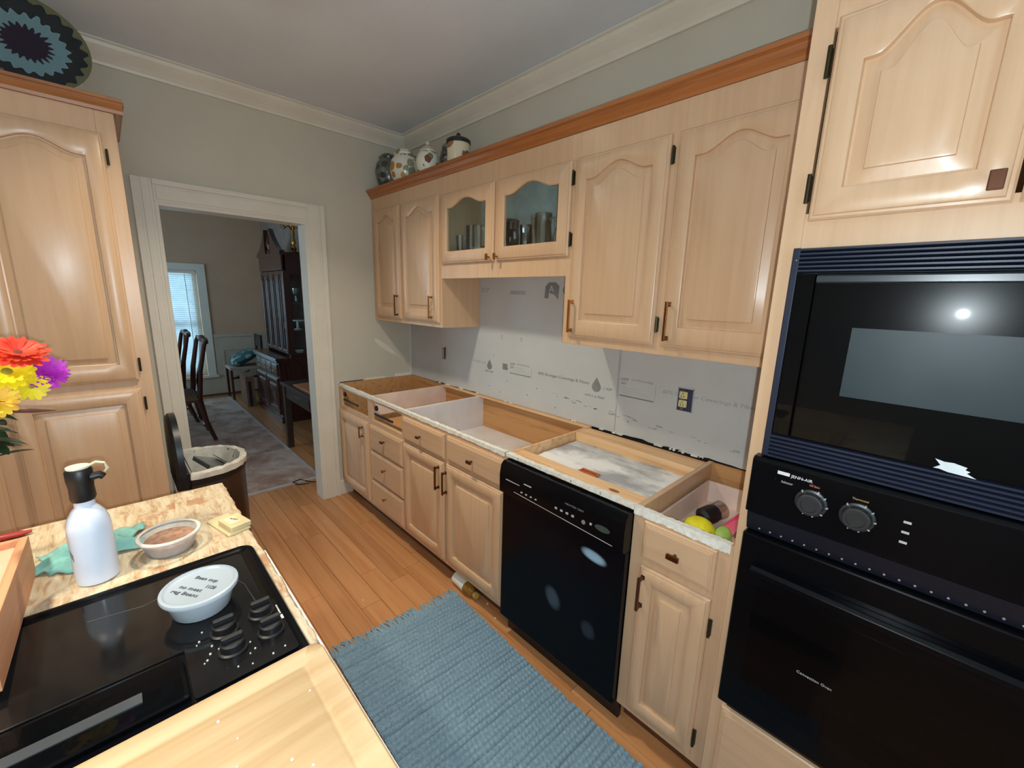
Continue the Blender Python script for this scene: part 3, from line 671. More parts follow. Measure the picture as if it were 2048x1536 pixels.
od = obj('oven_door', box(OX0 + .002, OX1 - .002, -.668, -.6305, .440, .963), 'black', p, bevel=.005, label='glossy black oven door')
obj('oven_glass', box(OX0 + .05, OX1 - .05, -.6686, -.6678, .50, .83), 'blackgloss', od)
obj('door_handle', BM().extrude([(2.812, -.6678, .893), (2.812, -.690, .893), (2.812, -.697, .884), (2.812, -.697, .872), (2.812, -.690, .866), (2.812, -.684, .872), (2.812, -.6678, .878)], (.69, 0, 0)), 'black', od, bevel=.002)
text('printed_lettering', 'Convection Oven', .010, (2.939, -.6688, .655), 'label', od, .070)

# ------------------------------------------------------------------ pantry on the far wall
PF = .60
fp = R_far(PF)
p = thing('pantry_cabinet', 'tall pantry cabinet with arched upper door left of the doorway', 'cabinet', (PF, -1.668, 0))
PY0, PY1 = -2.62, -1.668
obj('side_panel', box(.002, PF - .019, PY1 - .018, PY1, 0, 2.21), 'oak', p); obj('side_panel', box(.002, PF - .019, PY0, PY0 + .018, 0, 2.21), 'oak', p)
obj('back_panel', box(.002, .01, PY0 + .018, PY1 - .018, .1, 2.21), 'oak_in', p); obj('top_panel', box(.01, PF - .019, PY0 + .018, PY1 - .018, 2.19, 2.209), 'oak_in', p)
frame(p, fp, [(PY1 - .058, PY1, 0, 2.21), (PY0, PY0 + .05, 0, 2.21), (-2.16, -2.09, 0, 2.21), (-2.09, -1.726, 2.11, 2.21), (-2.09, -1.726, 1.085, 1.14), (-2.09, -1.726, 0, .12), (PY0 + .05, -2.16, 2.11, 2.21), (PY0 + .05, -2.16, 1.085, 1.14), (PY0 + .05, -2.16, 0, .12)])
for (a, b, hy) in ((-2.100, -1.714, -1.7055), (-2.55, -2.15, -2.558)):
    d = door(p, fp, a, b, 1.130, 2.125, h=.040, st=.054, rt=.080, rb=.072); hinge(d, fp, hy, 1.199); hinge(d, fp, hy, 2.040)
    d = door(p, fp, a, b, .110, 1.092, h=0, st=.054, rt=.060, rb=.07); hinge(d, fp, hy, 1.023); hinge(d, fp, hy, .2)
B = BM()
prof = [(0.0005, 2.2105), (.008, 2.2105), (.012, 2.222), (.024, 2.236), (.030, 2.246), (.036, 2.248), (.036, 2.259), (.0005, 2.259)]
B.extrude([(PF + dx, PY0, z) for dx, z in prof], (0, PY1 - PY0 + .03, 0)); B.extrude([(.003, PY1 + dx, z) for dx, z in prof], (PF - .002, 0, 0))
obj('crown_moulding', B, 'oak_brown_y', p)
obj('deck', box(.01, PF, PY0, PY1, 2.2105, 2.2585), 'oak_in', p)

# ------------------------------------------------------------------ painted platter on the pantry
def plate_mat():
    m, nt, b = new_mat('painted_platter'); tc = N(nt, 'ShaderNodeTexCoord'); sx = N(nt, 'ShaderNodeSeparateXYZ'); nt.links.new(tc.outputs['Object'], sx.inputs[0])
    x, y = sx.outputs[0], sx.outputs[1]
    r = mathn(nt, 'DIVIDE', mathn(nt, 'SQRT', mathn(nt, 'ADD', mathn(nt, 'MULTIPLY', x, x), mathn(nt, 'MULTIPLY', y, y))), .178)
    ang = mathn(nt, 'ARCTAN2', y, x)
    wob = mathn(nt, 'MULTIPLY', mathn(nt, 'SINE', mathn(nt, 'MULTIPLY', ang, 22)), .045)
    nz = mathn(nt, 'MULTIPLY', mathn(nt, 'SUBTRACT', noise(nt, tc.outputs['Object'], 22), .5), .16)
    col = ramp(nt, mathn(nt, 'ADD', r, mathn(nt, 'ADD', wob, nz)), [(0, (30, 22, 44)), (.34, (34, 24, 50)), (.37, (104, 138, 148)), (.60, (112, 146, 156)), (.63, (22, 32, 40)), (.87, (20, 26, 44)), (.90, (96, 100, 72))], 'CONSTANT')
    nt.links.new(col, b.inputs['Base Color']); b.inputs['Roughness'].default_value = .25; return m
B = BM().lathe((0, 0, 0), [(.001, .004), (.10, .004), (.125, .010), (.165, .024), (.178, .026), (.178, .022), (.165, .019), (.12, .001), (.10, -.004), (.001, -.004)], 40)
o = obj('painted_platter', B, plate_mat(), smooth=True); o.matrix_world = Matrix.Translation((.44, -1.880, 2.432)) @ Matrix.Rotation(radians(76), 4, 'Y')
tag(o, 'round platter painted in blue and black leaning on top of the pantry', 'platter')

# ------------------------------------------------------------------ pottery jars on top of the wall cabinets
def blotch(name, basec, cols, scale, cover=.5, seed=0):
    m, nt, b = new_mat(name); v = coords(nt, (1, 1, 1), loc=(seed, seed, seed))
    vo = N(nt, 'ShaderNodeTexVoronoi'); vo.inputs['Scale'].default_value = scale; nt.links.new(v, vo.inputs['Vector'])
    dst = mathn(nt, 'ADD', vo.outputs['Distance'], mathn(nt, 'MULTIPLY', noise(nt, v, scale * 2.5), .35))
    sh = N(nt, 'ShaderNodeSeparateColor'); nt.links.new(vo.outputs['Color'], sh.inputs[0])
    st = [(i / len(cols), c) for i, c in enumerate(cols)]
    pc = ramp(nt, sh.outputs[0], st, 'CONSTANT')
    nt.links.new(mixc(nt, ramp(nt, dst, [(cover - .02, (255, 255, 255)), (cover + .02, (0, 0, 0))]), basec, pc), b.inputs['Base Color'])
    b.inputs['Roughness'].default_value = .2; return m
JZ = 2.2575
def jar(label, x, y, prof, mat, lid=None, lidmat=None, knobr=0, ring=None):
    t = thing('ceramic_jar', label, 'jar', (x, y, JZ), group='pottery jars on the wall cabinets')
    obj('body', BM().lathe((0, 0, 0), prof, 30), mat, t, smooth=True, local=True)
    if lid: 
        l = obj('lid', BM().lathe((0, 0, 0), lid, 30), lidmat or mat, t, smooth=True, local=True)
        if knobr: obj('lid_knob', BM().sphere((0, 0, lid[-1][1] + knobr * .7), knobr, 12, 7), lidmat or mat, l, smooth=True, local=True)
    return t
g1 = blotch('grey_green_glaze', (96, 100, 92), [(58, 62, 62), (70, 74, 70), (120, 122, 114)], 26, .80, 3)
jar('dark grey green mottled jar at the corner end of the row', .118, -.215, [(.050, 0), (.066, .015), (.086, .075), (.092, .125), (.082, .170), (.060, .198), (.058, .206)], g1, [(.062, .206), (.064, .214), (.040, .236), (.010, .246)], g1)
w1 = blotch('white_floral_glaze', (228, 224, 212), [(178, 130, 60), (142, 138, 104), (150, 150, 120), (196, 150, 90)], 15, .62, 1)
jar('plump white jar painted with orange flowers and green leaves', .318, -.200, [(.060, 0), (.074, .02), (.096, .075), (.100, .115), (.088, .160), (.070, .182), (.066, .190)], w1, [(.072, .190), (.074, .200), (.058, .222), (.012, .232)], w1)
w2 = blotch('white_leaf_glaze', (230, 228, 210), [(120, 126, 98), (150, 146, 120), (122, 72, 60)], 16, .60, 5)
jar('white jar with green leaves, stepped lid and pale green knob', .595, -.195, [(.050, 0), (.060, .015), (.072, .070), (.074, .105), (.066, .140), (.052, .156)], w2, [(.054, .156), (.056, .164), (.046, .178), (.030, .190), (.018, .198)], plain('cream_glaze', (226, 212, 190), .2), .016)
g2 = blotch('dark_patterned_glaze', (72, 70, 64), [(150, 148, 138), (44, 42, 42), (98, 92, 82)], 36, .72, 9)
jar('small dark patterned jar behind the mushroom canister', .735, -.130, [(.045, 0), (.058, .03), (.060, .11), (.048, .150), (.040, .165)], g2, [(.044, .165), (.044, .178), (.028, .192), (.012, .200)], plain('grey_glaze', (130, 130, 126), .2), .014)
w3 = blotch('mushroom_glaze', (222, 210, 182), [(128, 88, 70), (206, 176, 110), (146, 104, 84)], 11, .66, 12)
jar('cream canister painted with brown mushrooms and a black banded lid', .905, -.185, [(.064, 0), (.066, .01), (.067, .130), (.066, .140)], w3, [(.068, .140), (.071, .142), (.071, .158), (.066, .160), (.060, .166), (.030, .178), (.012, .180)], plain('black_band', (34, 34, 32), .25), .013)

# ------------------------------------------------------------------ glassware behind the glass doors
GZ = 1.736
def glass(label, x, y, prof, mat, handle=None, n=20, flut=0):
    f = (lambda a, z: 1 + flut * cos(10 * a)) if flut else None
    t = thing('glass_pitcher' if handle else 'drinking_glass', label, 'glass', (x, y, GZ), group='glassware in the wall cabinet')
    inner = [(max(r - .003, .002), z if i else .006) for i, (r, z) in enumerate(prof)][::-1]
    obj('bowl', BM().lathe((0, 0, 0), prof + inner, n, fun=f), mat, t, smooth=not flut, local=True)
    if handle:
        r, z0, z1 = handle
        obj('handle', BM().tube([(r * .97, 0, z1), (r + .03, 0, z1 + .004), (r + .040, 0, (z0 + z1) / 2 + .01), (r + .022, 0, z0 + .006), (r * .92, 0, z0)], .005, 8), mat, t, smooth=True, local=True)
    return t
glass('clear tumbler with cut base, furthest left behind the glass', .958, -.195, [(.026, 0), (.026, .02), (.032, .07), (.038, .150)], 'crystal', n=16, flut=.07)
glass('clear ribbed tumbler in the middle of the left glass door', 1.040, -.180, [(.030, 0), (.030, .03), (.036, .08), (.039, .200)], 'crystal_d', n=16, flut=.07)
glass('clear tumbler with rounded foot, right behind the left glass door', 1.125, -.190, [(.028, 0), (.030, .03), (.036, .08), (.040, .190)], 'crystal', n=16, flut=.07)
glass('dark waisted glass just inside the right glass door', 1.345, -.170, [(.040, 0), (.042, .03), (.052, .11), (.046, .150), (.050, .200)], 'crystal_d', n=16, flut=.06)
glass('smoky glass with flared base, second behind the right glass door', 1.442, -.140, [(.046, 0), (.044, .03), (.034, .09), (.034, .130), (.038, .170)], 'crystal_d', n=16, flut=.06)
glass('straight clear ribbed glass in the middle of the right glass door', 1.548, -.150, [(.040, 0), (.042, .02), (.044, .12), (.048, .200)], 'crystal', n=16, flut=.07)
glass('clear glass pitcher with a curved handle', 1.628, -.215, [(.034, 0), (.040, .03), (.042, .08), (.036, .140), (.040, .195)], 'crystal', (.040, .06, .165))
glass('tall smoky glass at the hinge side of the right glass door', 1.712, -.125, [(.038, 0), (.040, .03), (.044, .12), (.048, .250)], 'crystal_d', n=20)

# ------------------------------------------------------------------ outlets in the backsplash
p = thing('wall_outlet', 'almond duplex outlet without a cover plate under the right wall cabinet', 'outlet', (2.312, 0, 1.117))
B = BM(); 
obj('open_box', box(2.279, 2.345, -.003, -.0003, 1.066, 1.166), plain('blue_box', (52, 56, 84), .5), p); obj('box_rim', BM().box(2.277, 2.2795, -.0045, -.0003, 1.064, 1.168).box(2.3445, 2.347, -.0045, -.0003, 1.064, 1.168).box(2.277, 2.347, -.0045, -.0003, 1.064, 1.0665).box(2.277, 2.347, -.0045, -.0003, 1.1655, 1.168), 'label', p)
for zc in (1.137, 1.099):
    f = obj('receptacle', box(2.286, 2.323, -.012, -.0028, zc - .0165, zc + .0165), plain('almond', (224, 214, 160), .4), p, bevel=.005)
    obj('slot', box(2.297, 2.2995, -.0125, -.0119, zc - .010, zc - .001), 'cavity', f); obj('slot', box(2.308, 2.3105, -.0125, -.0119, zc - .010, zc - .001), 'cavity', f)
    obj('slot', BM().lathe((0, 0, 0), [(.0025, 0), (.0025, .0006)], 8).xf(Matrix.Translation((2.304, -.0119, zc + .007)) @ Matrix.Rotation(pi / 2, 4, 'X')), 'cavity', f)
obj('yoke', box(2.297, 2.312, -.009, -.0028, 1.072, 1.160), 'steel', p)
p = thing('wall_outlet', 'outlet opening with a dangling dark wire under the left wall cabinet', 'outlet', (.49, 0, 1.12))
obj('open_box', box(.455, .500, -.002, -.0003, 1.068, 1.152), plain('grey_box', (122, 120, 112), .6), p)
obj('receptacle', box(.462, .486, -.008, -.0018, 1.075, 1.145), plain('pale_almond', (176, 170, 148), .5), p, bevel=.003)
obj('wire', BM().tube([(.500, -.004, 1.158), (.508, -.010, 1.150), (.504, -.012, 1.125), (.506, -.010, 1.09), (.498, -.004, 1.085)], .004, 8), 'blackmat', p, smooth=True)

# ------------------------------------------------------------------ clutter in the narrow drawer
tag(obj('yellow_sponge', BM().sphere((2.572, -.385, .767), .050, 18, 12, (1.05, .9, .76)), plain('yellow_foam', (232, 222, 36), .8, c2=(214, 200, 20), nscale=40, bscale=160, bstr=.6), smooth=True), 'bright yellow sponge ball in the open drawer', 'sponge')
tag(obj('green_sponge', BM().sphere((2.645, -.365, .763), .034, 16, 10, (.8, 1, .95)), plain('green_foam', (168, 200, 96), .8, nscale=40), smooth=True), 'pale green sponge in the open drawer beside the yellow one', 'sponge')
p = thing('black_cup', 'black cup with a clear ring lying in the open drawer', 'cup', (2.54, -.25, .729))
mx = Matrix.Translation((2.575, -.215, .772)) @ Matrix.Rotation(radians(-20), 4, 'Z') @ Matrix.Rotation(radians(-82), 4, 'X')
obj('cup', BM().lathe((0, 0, -.09), [(.022, 0), (.034, .01), (.034, .055), (.030, .07)], 20).xf(mx), 'blackmat', p, smooth=True)
obj('clear_ring', BM().lathe((0, 0, -.02), [(.032, 0), (.034, .035), (.0325, .035), (.0305, 0)], 20).xf(mx), 'crystal_d', p, smooth=True)
tag(obj('pink_packet', BM().extrude([(2.600, -.275, .733), (2.652, -.290, .735), (2.676, -.215, .806), (2.655, -.205, .806)], (.004, -.004, .006)), plain('pink_film', (214, 50, 96), .35)), 'bright pink packet standing in the open drawer', 'packet')
tag(obj('clear_bag', BM().sphere((2.695, -.320, .753), .022, 14, 8, (.8, 1.6, .9)), sheer('clear_film', (226, 216, 206), .45), smooth=True), 'crumpled clear plastic bag in the open drawer', 'bag')

# ------------------------------------------------------------------ woven runner
p = thing('woven_runner', 'blue grey woven runner with fringe on the kitchen floor', 'rug', (1.50, -.95, 0))
NX, NY = 420, 180
RX0, RX1 = 1.515, 2.98
def ry(x, v): 
    yr = -.640 - .030 * min(1, (x - 1.5) / .7); yl = -1.262 - .012 * (x - 1.5)
    return yl + (yr - yl) * v
def rx(u, v): return RX0 - .018 * 0 + (RX1 - RX0) * u - .045 * (1 - v) * (1 - u)
B = BM(); pit = .0235
for i in range(NX + 1):
    for j in range(NY + 1):
        u, v = i / NX, j / NY; x = rx(u, v); yy = ry(x, v)
        s = (RX1 - RX0) * u / pit; row_ = int(s); ph = random.Random(row_).random() if j == 0 else ph
        hgt = abs(sin(pi * s)) ** .55 * (.62 + .38 * abs(sin(pi * (yy / .0180 + ph * 3))) ** .7)
        B.v.append((x + .0012 * sin(yy * 40 + row_), yy, .001 + .0165 * hgt * (1 + .15 * sin(row_ * 2.1 + yy * 9))))
B.f = [(i * (NY + 1) + j, (i + 1) * (NY + 1) + j, (i + 1) * (NY + 1) + j + 1, i * (NY + 1) + j + 1) for i in range(NX) for j in range(NY)]
def yarn():
    m, nt, b = new_mat('blue_yarn'); v = coords(nt, (1, 1, 1)); n1 = noise(nt, v, 110, 3); n2 = noise(nt, v, 5, 3)
    c = ramp(nt, n1, [(.3, (106, 132, 148)), (.55, (124, 150, 164)), (.75, (140, 164, 177))]); c = mixc(nt, mathn(nt, 'MULTIPLY', n2, .35), c, (102, 126, 148))
    nt.links.new(c, b.inputs['Base Color']); b.inputs['Roughness'].default_value = .95; b.inputs['Specular IOR Level'].default_value = .1
    b.inputs['Sheen Weight'].default_value = .3; return m
M['yarn'] = yarn()
obj('woven_body', B, 'yarn', p, smooth=True)
B = BM()
for k in range(110):
    v = k / 109 + random.uniform(-.003, .003); v = min(max(v, 0), 1); x0 = rx(0, v); y0 = ry(x0, v); a = random.uniform(-.5, .5); L = random.uniform(.040, .066)
    pts = [(x0 + .012, y0, .006), (x0 - .004, y0 + .1 * L * a, .010), (x0 - L * .55, y0 + L * .5 * a, .007), (x0 - L, y0 + L * a, .004)]
    B.tube(pts, [.0045, .005, .0045, .002], 5)
fr_ = obj('fringe', B, 'yarn', p, smooth=True); fr_['kind'] = 'stuff'

# ------------------------------------------------------------------ bottle under the toe kick, debris
p = thing('spray_bottle', 'amber bottle with white printed label lying under the sink cabinet', 'bottle', (1.42, -.575, 0))
mx = Matrix.Translation((1.415, -.580, .034)) @ Matrix.Rotation(radians(-4), 4, 'Z') @ Matrix.Rotation(pi / 2, 4, 'Y')
obj('body', BM().lathe((0, 0, 0), [(.020, 0), (.030, .004), (.0315, .015), (.0315, .135), (.020, .165), (.014, .172), (.014, .190)], 22).xf(mx), plain('amber_liquid', (150, 104, 34), .1, coat=.5), p, smooth=True)
obj('paper_label', BM().lathe((0, 0, 0), [(.0320, .012), (.0320, .112)], 22, cap0=False, cap1=False).xf(mx), blotch('printed_paper', (226, 224, 214), [(120, 116, 108), (150, 140, 120)], 70, .32, 2), p, smooth=True, label='white printed label')
obj('cap', BM().lathe((0, 0, 0), [(.016, .186), (.016, .202)], 16).xf(mx), plain('gold_cap', (206, 168, 84), .3), p, smooth=True)
for k, (x, y, s) in enumerate(((1.90, -.585, .008), (1.76, -.60, .006), (1.66, -.565, .007), (1.22, -1.02, .006))):
    tag(obj('plaster_chip', BM().extrude([(x, y, 0), (x + s * 1.4, y + s * .3, 0), (x + s, y + s * 1.1, 0), (x + s * .1, y + s * .7, 0)], (0, 0, .004)), 'plaster'),
        ['white plaster chip on the floor at the dishwasher base', 'white plaster chip on the floor under the cabinet stile', 'white plaster chip on the floor beside the amber bottle', 'tiny pale chip in the middle of the bare floor'][k], 'chip', 'plaster chips on the floor')

# ------------------------------------------------------------------ trash can
p = thing('trash_can', 'stainless trash can with open black lid and white liner by the doorway', 'trash can', (.43, -1.47, 0))
def dshape(sc, z, ox=.43, oy=-1.585, w=.205, dep=.235, n=30):
    pts = []
    for i in range(n + 1):
        a = pi * i / n; pts.append((ox + w * sc * cos(a), oy + .03 + (dep * sin(a) ** .75 - .0) * sc, z))
    pts.append((ox - w * sc, oy, z)); pts.append((ox + w * sc, oy, z))
    return pts
obj('body', BM().rings([dshape(.96, .02), dshape(.97, .60)], True, False), plain('dark_steel', (112, 100, 94), .32, metal=1.0), p, smooth=True)
obj('base_ring', BM().rings([dshape(1.0, .0005), dshape(1.0, .03)]), 'blackmat', p, smooth=True)
obj('collar', BM().rings([dshape(.985, .585), dshape(1.0, .595), dshape(1.0, .635), dshape(.985, .643), dshape(.90, .643), dshape(.88, .60), dshape(.88, .56)], False, False), 'blackmat', p, smooth=True)
lr = random.Random(4)
def wob(ring, a): return [(x + lr.uniform(-a, a), y + lr.uniform(-a, a), z + lr.uniform(-a, a)) for x, y, z in ring]
obj('liner', BM().rings([wob(dshape(1.015, .618), .003), wob(dshape(1.02, .648), .004), wob(dshape(.97, .656), .004), wob(dshape(.90, .652), .004), wob(dshape(.86, .60), .006), wob(dshape(.82, .46), .01), wob(dshape(.75, .30), .01)], False, True), plain('white_liner', (226, 220, 208), .5, c2=(204, 198, 186), nscale=20), p, smooth=True)
ld = BM()
def lidring(yo, sc): return [(.43 + .205 * sc * cos(pi * i / 24), yo, .64 + .275 * sc * sin(pi * i / 24) ** .8 + (0 if sc == 1 else .006)) for i in range(25)]
ld.rings([lidring(-1.600, 1), lidring(-1.625, 1), lidring(-1.638, .93), lidring(-1.640, .7)])
obj('lid', ld, plain('dark_lid', (22, 26, 32), .35), p, smooth=True)
obj('hinge_block', box(.30, .60, -1.640, -1.575, .560, .650), 'blackmat', p, bevel=.008)
M['tin'] = plain('tin', (176, 178, 180), .3, metal=.75)
p = thing('metal_tin', 'shiny metal tin thrown into the white trash liner', 'tin', (.43, -1.46, .55))
obj('tin_side', box(-.11, .11, -.055, .055, -.012, .012).xf(Matrix.Translation((.43, -1.470, .612)) @ Matrix.Rotation(radians(12), 4, 'Z') @ Matrix.Rotation(radians(-22), 4, 'X')), M['tin'], p, bevel=.004)
obj('tin_fold', box(-.10, .10, -.002, .002, -.03, .03).xf(Matrix.Translation((.43, -1.412, .607)) @ Matrix.Rotation(radians(12), 4, 'Z') @ Matrix.Rotation(radians(40), 4, 'X')), M['tin'], p)

# ------------------------------------------------------------------ island
p = thing('kitchen_island', 'kitchen island with its counter torn down to patchy wooden board', 'island', (1.47, -1.573, 0))
IX0, IX1, IY0, IY1, IZ = 1.470, 3.02, -2.62, -1.573, .905
def islandtop():
    m, nt, b = new_mat('torn_countertop'); v = coords(nt, (1, 1, 1))
    st = coords(nt, (3, 16, 3), rot=(0, 0, .1))
    c = ramp(nt, noise(nt, st, 5, 6, .65, .6), [(.30, (158, 124, 92)), (.44, (186, 162, 130)), (.60, (202, 188, 162))])
    vo = N(nt, 'ShaderNodeTexVoronoi', distance='CHEBYCHEV'); vo.inputs['Scale'].default_value = 11; nt.links.new(coords(nt, (1, 1.7, 1), rot=(0, 0, .12)), vo.inputs['Vector'])
    sh = N(nt, 'ShaderNodeSeparateColor'); nt.links.new(vo.outputs['Color'], sh.inputs[0])
    k = mathn(nt, 'MULTIPLY', ramp(nt, noise(nt, v, 11, 5, .7), [(.50, (0, 0, 0)), (.60, (255, 255, 255))]), ramp(nt, sh.outputs[0], [(.40, (0, 0, 0)), (.55, (255, 255, 255))]))
    c = mixc(nt, mathn(nt, 'MULTIPLY', k, .85), c, (164, 116, 82))
    k2 = ramp(nt, noise(nt, coords(nt, (4, 12, 1)), 14, 4, .7), [(.66, (0, 0, 0)), (.74, (255, 255, 255))])
    c = mixc(nt, mathn(nt, 'MULTIPLY', k2, .6), c, (104, 78, 60))
    nt.links.new(c, b.inputs['Base Color']); b.inputs['Roughness'].default_value = .7
    bump(nt, b, noise(nt, v, 60, 5, .7), .35, .002); return m
TB = BM(); nseg = 90; ring_t = []
rnd = random.Random(11)
def jag(a): return rnd.uniform(-a, a)
edge_r = [(IX0 + (IX1 - IX0) * i / nseg, IY1 + (jag(.0025) if 0 < i < nseg else 0)) for i in range(nseg + 1)]
outl = edge_r + [(IX1, IY0), (IX0, IY0)] + [(IX0 + jag(.001), IY0 + (IY1 - IY0) * i / 30) for i in range(1, 30)]
TB.rings([[(x, y, IZ - .032) for x, y in outl], [(x, y, IZ - .004 + jag(.0015)) for x, y in outl], [(x + (.002 if x < 1.5 else -.001), y - .003 * (1 if y > -1.6 else 0), IZ) for x, y in outl]])
ito = obj('counter_board', TB, islandtop(), p)
obj('white_edge', BM().box(IX0 + .5, IX1, IY1 + .0005, IY1 + .004, IZ - .030, IZ - .005), 'plaster', p)
obj('body', box(IX0 + .03, IX1 - .03, IY0 + .03, IY1 - .03, .10, IZ - .032), 'oak', p); obj('toe_kick', box(IX0 + .08, IX1 - .08, IY0 + .08, IY1 - .09, .0005, .10), 'kick', p)
# cooktop
def rrect(x0, x1, y0, y1, r, z, n=6):
    pts = []
    for cx, cy, a0 in ((x1 - r, y1 - r, 0), (x0 + r, y1 - r, pi / 2), (x0 + r, y0 + r, pi), (x1 - r, y0 + r, 3 * pi / 2)):
        for i in range(n + 1):
            a = a0 + pi / 2 * i / n; pts.append((cx + r * cos(a), cy + r * sin(a), z))
    return pts
p = thing('cooktop', 'black glass cooktop with downdraft vent set in the island', 'cooktop', (1.935, -1.592, IZ))
KX0, KX1, KY0, KY1 = 1.933, 2.487, -2.40, -1.590
def rr(i, z, r=.03): return rrect(KX0 + i, KX1 - i, KY0 + i, KY1 - i, max(r - i, .004), z)
obj('rim', BM().rings([rr(0, IZ + .0005), rr(0, IZ + .005), rr(.003, IZ + .0095), rr(.010, IZ + .0105), rr(.018, IZ + .0085), rr(.022, IZ + .0065)]), 'black', p, smooth=True)
TOPZ = IZ + .0065
def sootglass():
    m, nt, b = new_mat('cooktop_glass'); v = coords(nt, (1, 1, 1))
    nt.links.new(ramp(nt, noise(nt, v, 6, 5), [(.4, (13, 13, 15)), (.75, (30, 29, 28))]), b.inputs['Base Color'])
    nt.links.new(ramp(nt, noise(nt, v, 9, 5), [(.3, (60, 60, 60)), (.8, (120, 120, 120))]), b.inputs['Roughness']); b.inputs['Specular IOR Level'].default_value = .35
    return m
sg = sootglass(); M['soot'] = sg
obj('burner_glass', BM().rings([rrect(1.968, 2.228, -2.36, -1.622, .012, TOPZ + .0003), rrect(1.968, 2.228, -2.36, -1.622, .012, TOPZ + .0025), rrect(1.970, 2.226, -2.358, -1.624, .010, TOPZ + .0033)]), 'soot', p)
obj('control_glass', BM().rings([rrect(2.190, 2.352, -1.757, -1.606, .006, TOPZ + .0036), rrect(2.190, 2.352, -1.757, -1.606, .006, TOPZ + .0046)]), 'soot', p)
vg = obj('vent_grille', BM().rings([rrect(2.240, 2.345, -2.36, -1.762, .006, TOPZ + .0036), rrect(2.240, 2.345, -2.36, -1.762, .006, TOPZ + .0075), rrect(2.245, 2.340, -2.355, -1.767, .005, TOPZ + .0085)]), 'blackgloss', p)
obj('grille_sheen', box(2.290, 2.310, -2.30, -1.815, TOPZ + .0086, TOPZ + .0104), plain('grey_sheen', (66, 70, 74), .3), vg)  # grey strip stands in for a reflection along the grille glass
for (x, y_) in ((2.228, -1.697), (2.222, -1.636), (2.284, -1.694), (2.282, -1.634)):
    k = obj('control_knob', BM().lathe((x, y_, TOPZ + .0047), [(.0225, 0), (.0225, .004), (.019, .006), (.0185, .018), (.016, .020)], 26), 'blackmat', p, smooth=True)
    obj('knob_grip', BM().extrude([(x + sx_ * .0045 * 1, y_ + sy_, TOPZ + .0247) for sx_, sy_ in ((-1, -.0165), (1, -.0165), (1, .0165), (-1, .0165))], (0, 0, .011)), 'blackmat', k, bevel=.002)
obj('printed_mark', box(2.215, 2.245, -1.610, -1.6075, TOPZ + .0047, TOPZ + .0051), 'label', p); obj('printed_mark', box(2.249, 2.262, -1.611, -1.6065, TOPZ + .0047, TOPZ + .0051), 'label', p)
rn = random.Random(21)
cr = BM()
for k in range(26):
    x = rn.uniform(2.20, 2.34); y_ = rn.uniform(-1.74, -1.612); s = rn.uniform(.001, .0022); cr.sphere((x, y_, TOPZ + .0050 + s * .3), s, 6, 4)
cro = obj('crumbs', cr, 'label', p); cro['kind'] = 'stuff'
for pts in ([(1.99, -1.70, 0), (2.03, -1.665, 0), (2.10, -1.640, 0), (2.20, -1.634, 0)], [(2.03, -1.88, 0), (2.045, -1.80, 0), (2.03, -1.76, 0)], [(2.06, -1.645, 0), (2.05, -1.66, 0), (2.075, -1.655, 0)]):
    obj('dried_streak', BM().tube([(a, b, TOPZ + .0034) for a, b, c in pts], .0009, 5), plain('dried_film', (62, 60, 58), .6), p)
# cutting board
p = thing('cutting_board', 'bamboo cutting board with juice groove lying across the cooktop', 'cutting board', (2.39, -1.6, .916))
def bb(i, z): return rrect(2.377 + i, 2.80 - i, -2.10 + i, -1.580 - i, max(.022 - i * .5, .006), z)
BZ = IZ + .0112
M['bamboo'] = wood('bamboo', (186, 156, 116), (168, 134, 92), 'y', .7, .5, .05, (194, 166, 128))
obj('board', BM().rings([bb(.002, BZ), bb(0, BZ + .003), bb(0, BZ + .014), bb(.003, BZ + .0165), bb(.030, BZ + .0165), bb(.033, BZ + .0145), bb(.037, BZ + .0140), bb(.041, BZ + .0145), bb(.044, BZ + .0165)]), 'bamboo', p, smooth=True)
cr = BM()
for k in range(14):
    x = rn.uniform(2.42, 2.62); y_ = rn.uniform(-1.80, -1.62); s = rn.uniform(.001, .0022); cr.sphere((x, y_, BZ + .0167 + s * .3), s, 6, 4)
cro = obj('crumbs', cr, 'white', p); cro['kind'] = 'stuff'
# white bottle
p = thing('white_bottle', 'white metal bottle with black cap and cream ring on the island', 'bottle', (1.853, -1.866, IZ))
bw = plain('white_enamel', (214, 222, 236), .22, c2=(208, 216, 232), coat=.3)
obj('body', BM().lathe((0, 0, 0), [(.030, 0), (.0345, .003), (.0355, .012), (.0355, .120), (.0345, .135), (.030, .152), (.022, .166), (.0165, .172), (.0165, .188)], 32), bw, p, smooth=True, local=True)
c = obj('cap', BM().lathe((0, 0, 0), [(.0185, .186), (.0205, .192), (.0195, .215), (.0215, .232), (.0215, .252), (.018, .257)], 24), 'blackmat', p, smooth=True, local=True)
obj('cap_disc', BM().lathe((0, 0, 0), [(.0185, .2572), (.0185, .261), (.012, .263)], 20), plain('cream_cap', (226, 222, 200), .4), c, smooth=True, local=True)
obj('cap_spout', BM().tube([(.010, .016, .236), (.010, .030, .238), (.010, .036, .232)], [.008, .008, .007], 10), 'blackmat', c, smooth=True, local=True)
obj('cap_ring', BM().tube([(.006, .016, .260), (.008, .028, .266), (.010, .040, .262), (.011, .044, .250), (.010, .040, .242)], .003, 8), plain('cream_loop', (222, 214, 180), .5), c, smooth=True, local=True)
lt = text('printed_lettering', 'SIGG', .012, (0, 0, 0), 'print', p, .02, plane=0.0)
bpy.data.objects.remove(lt)
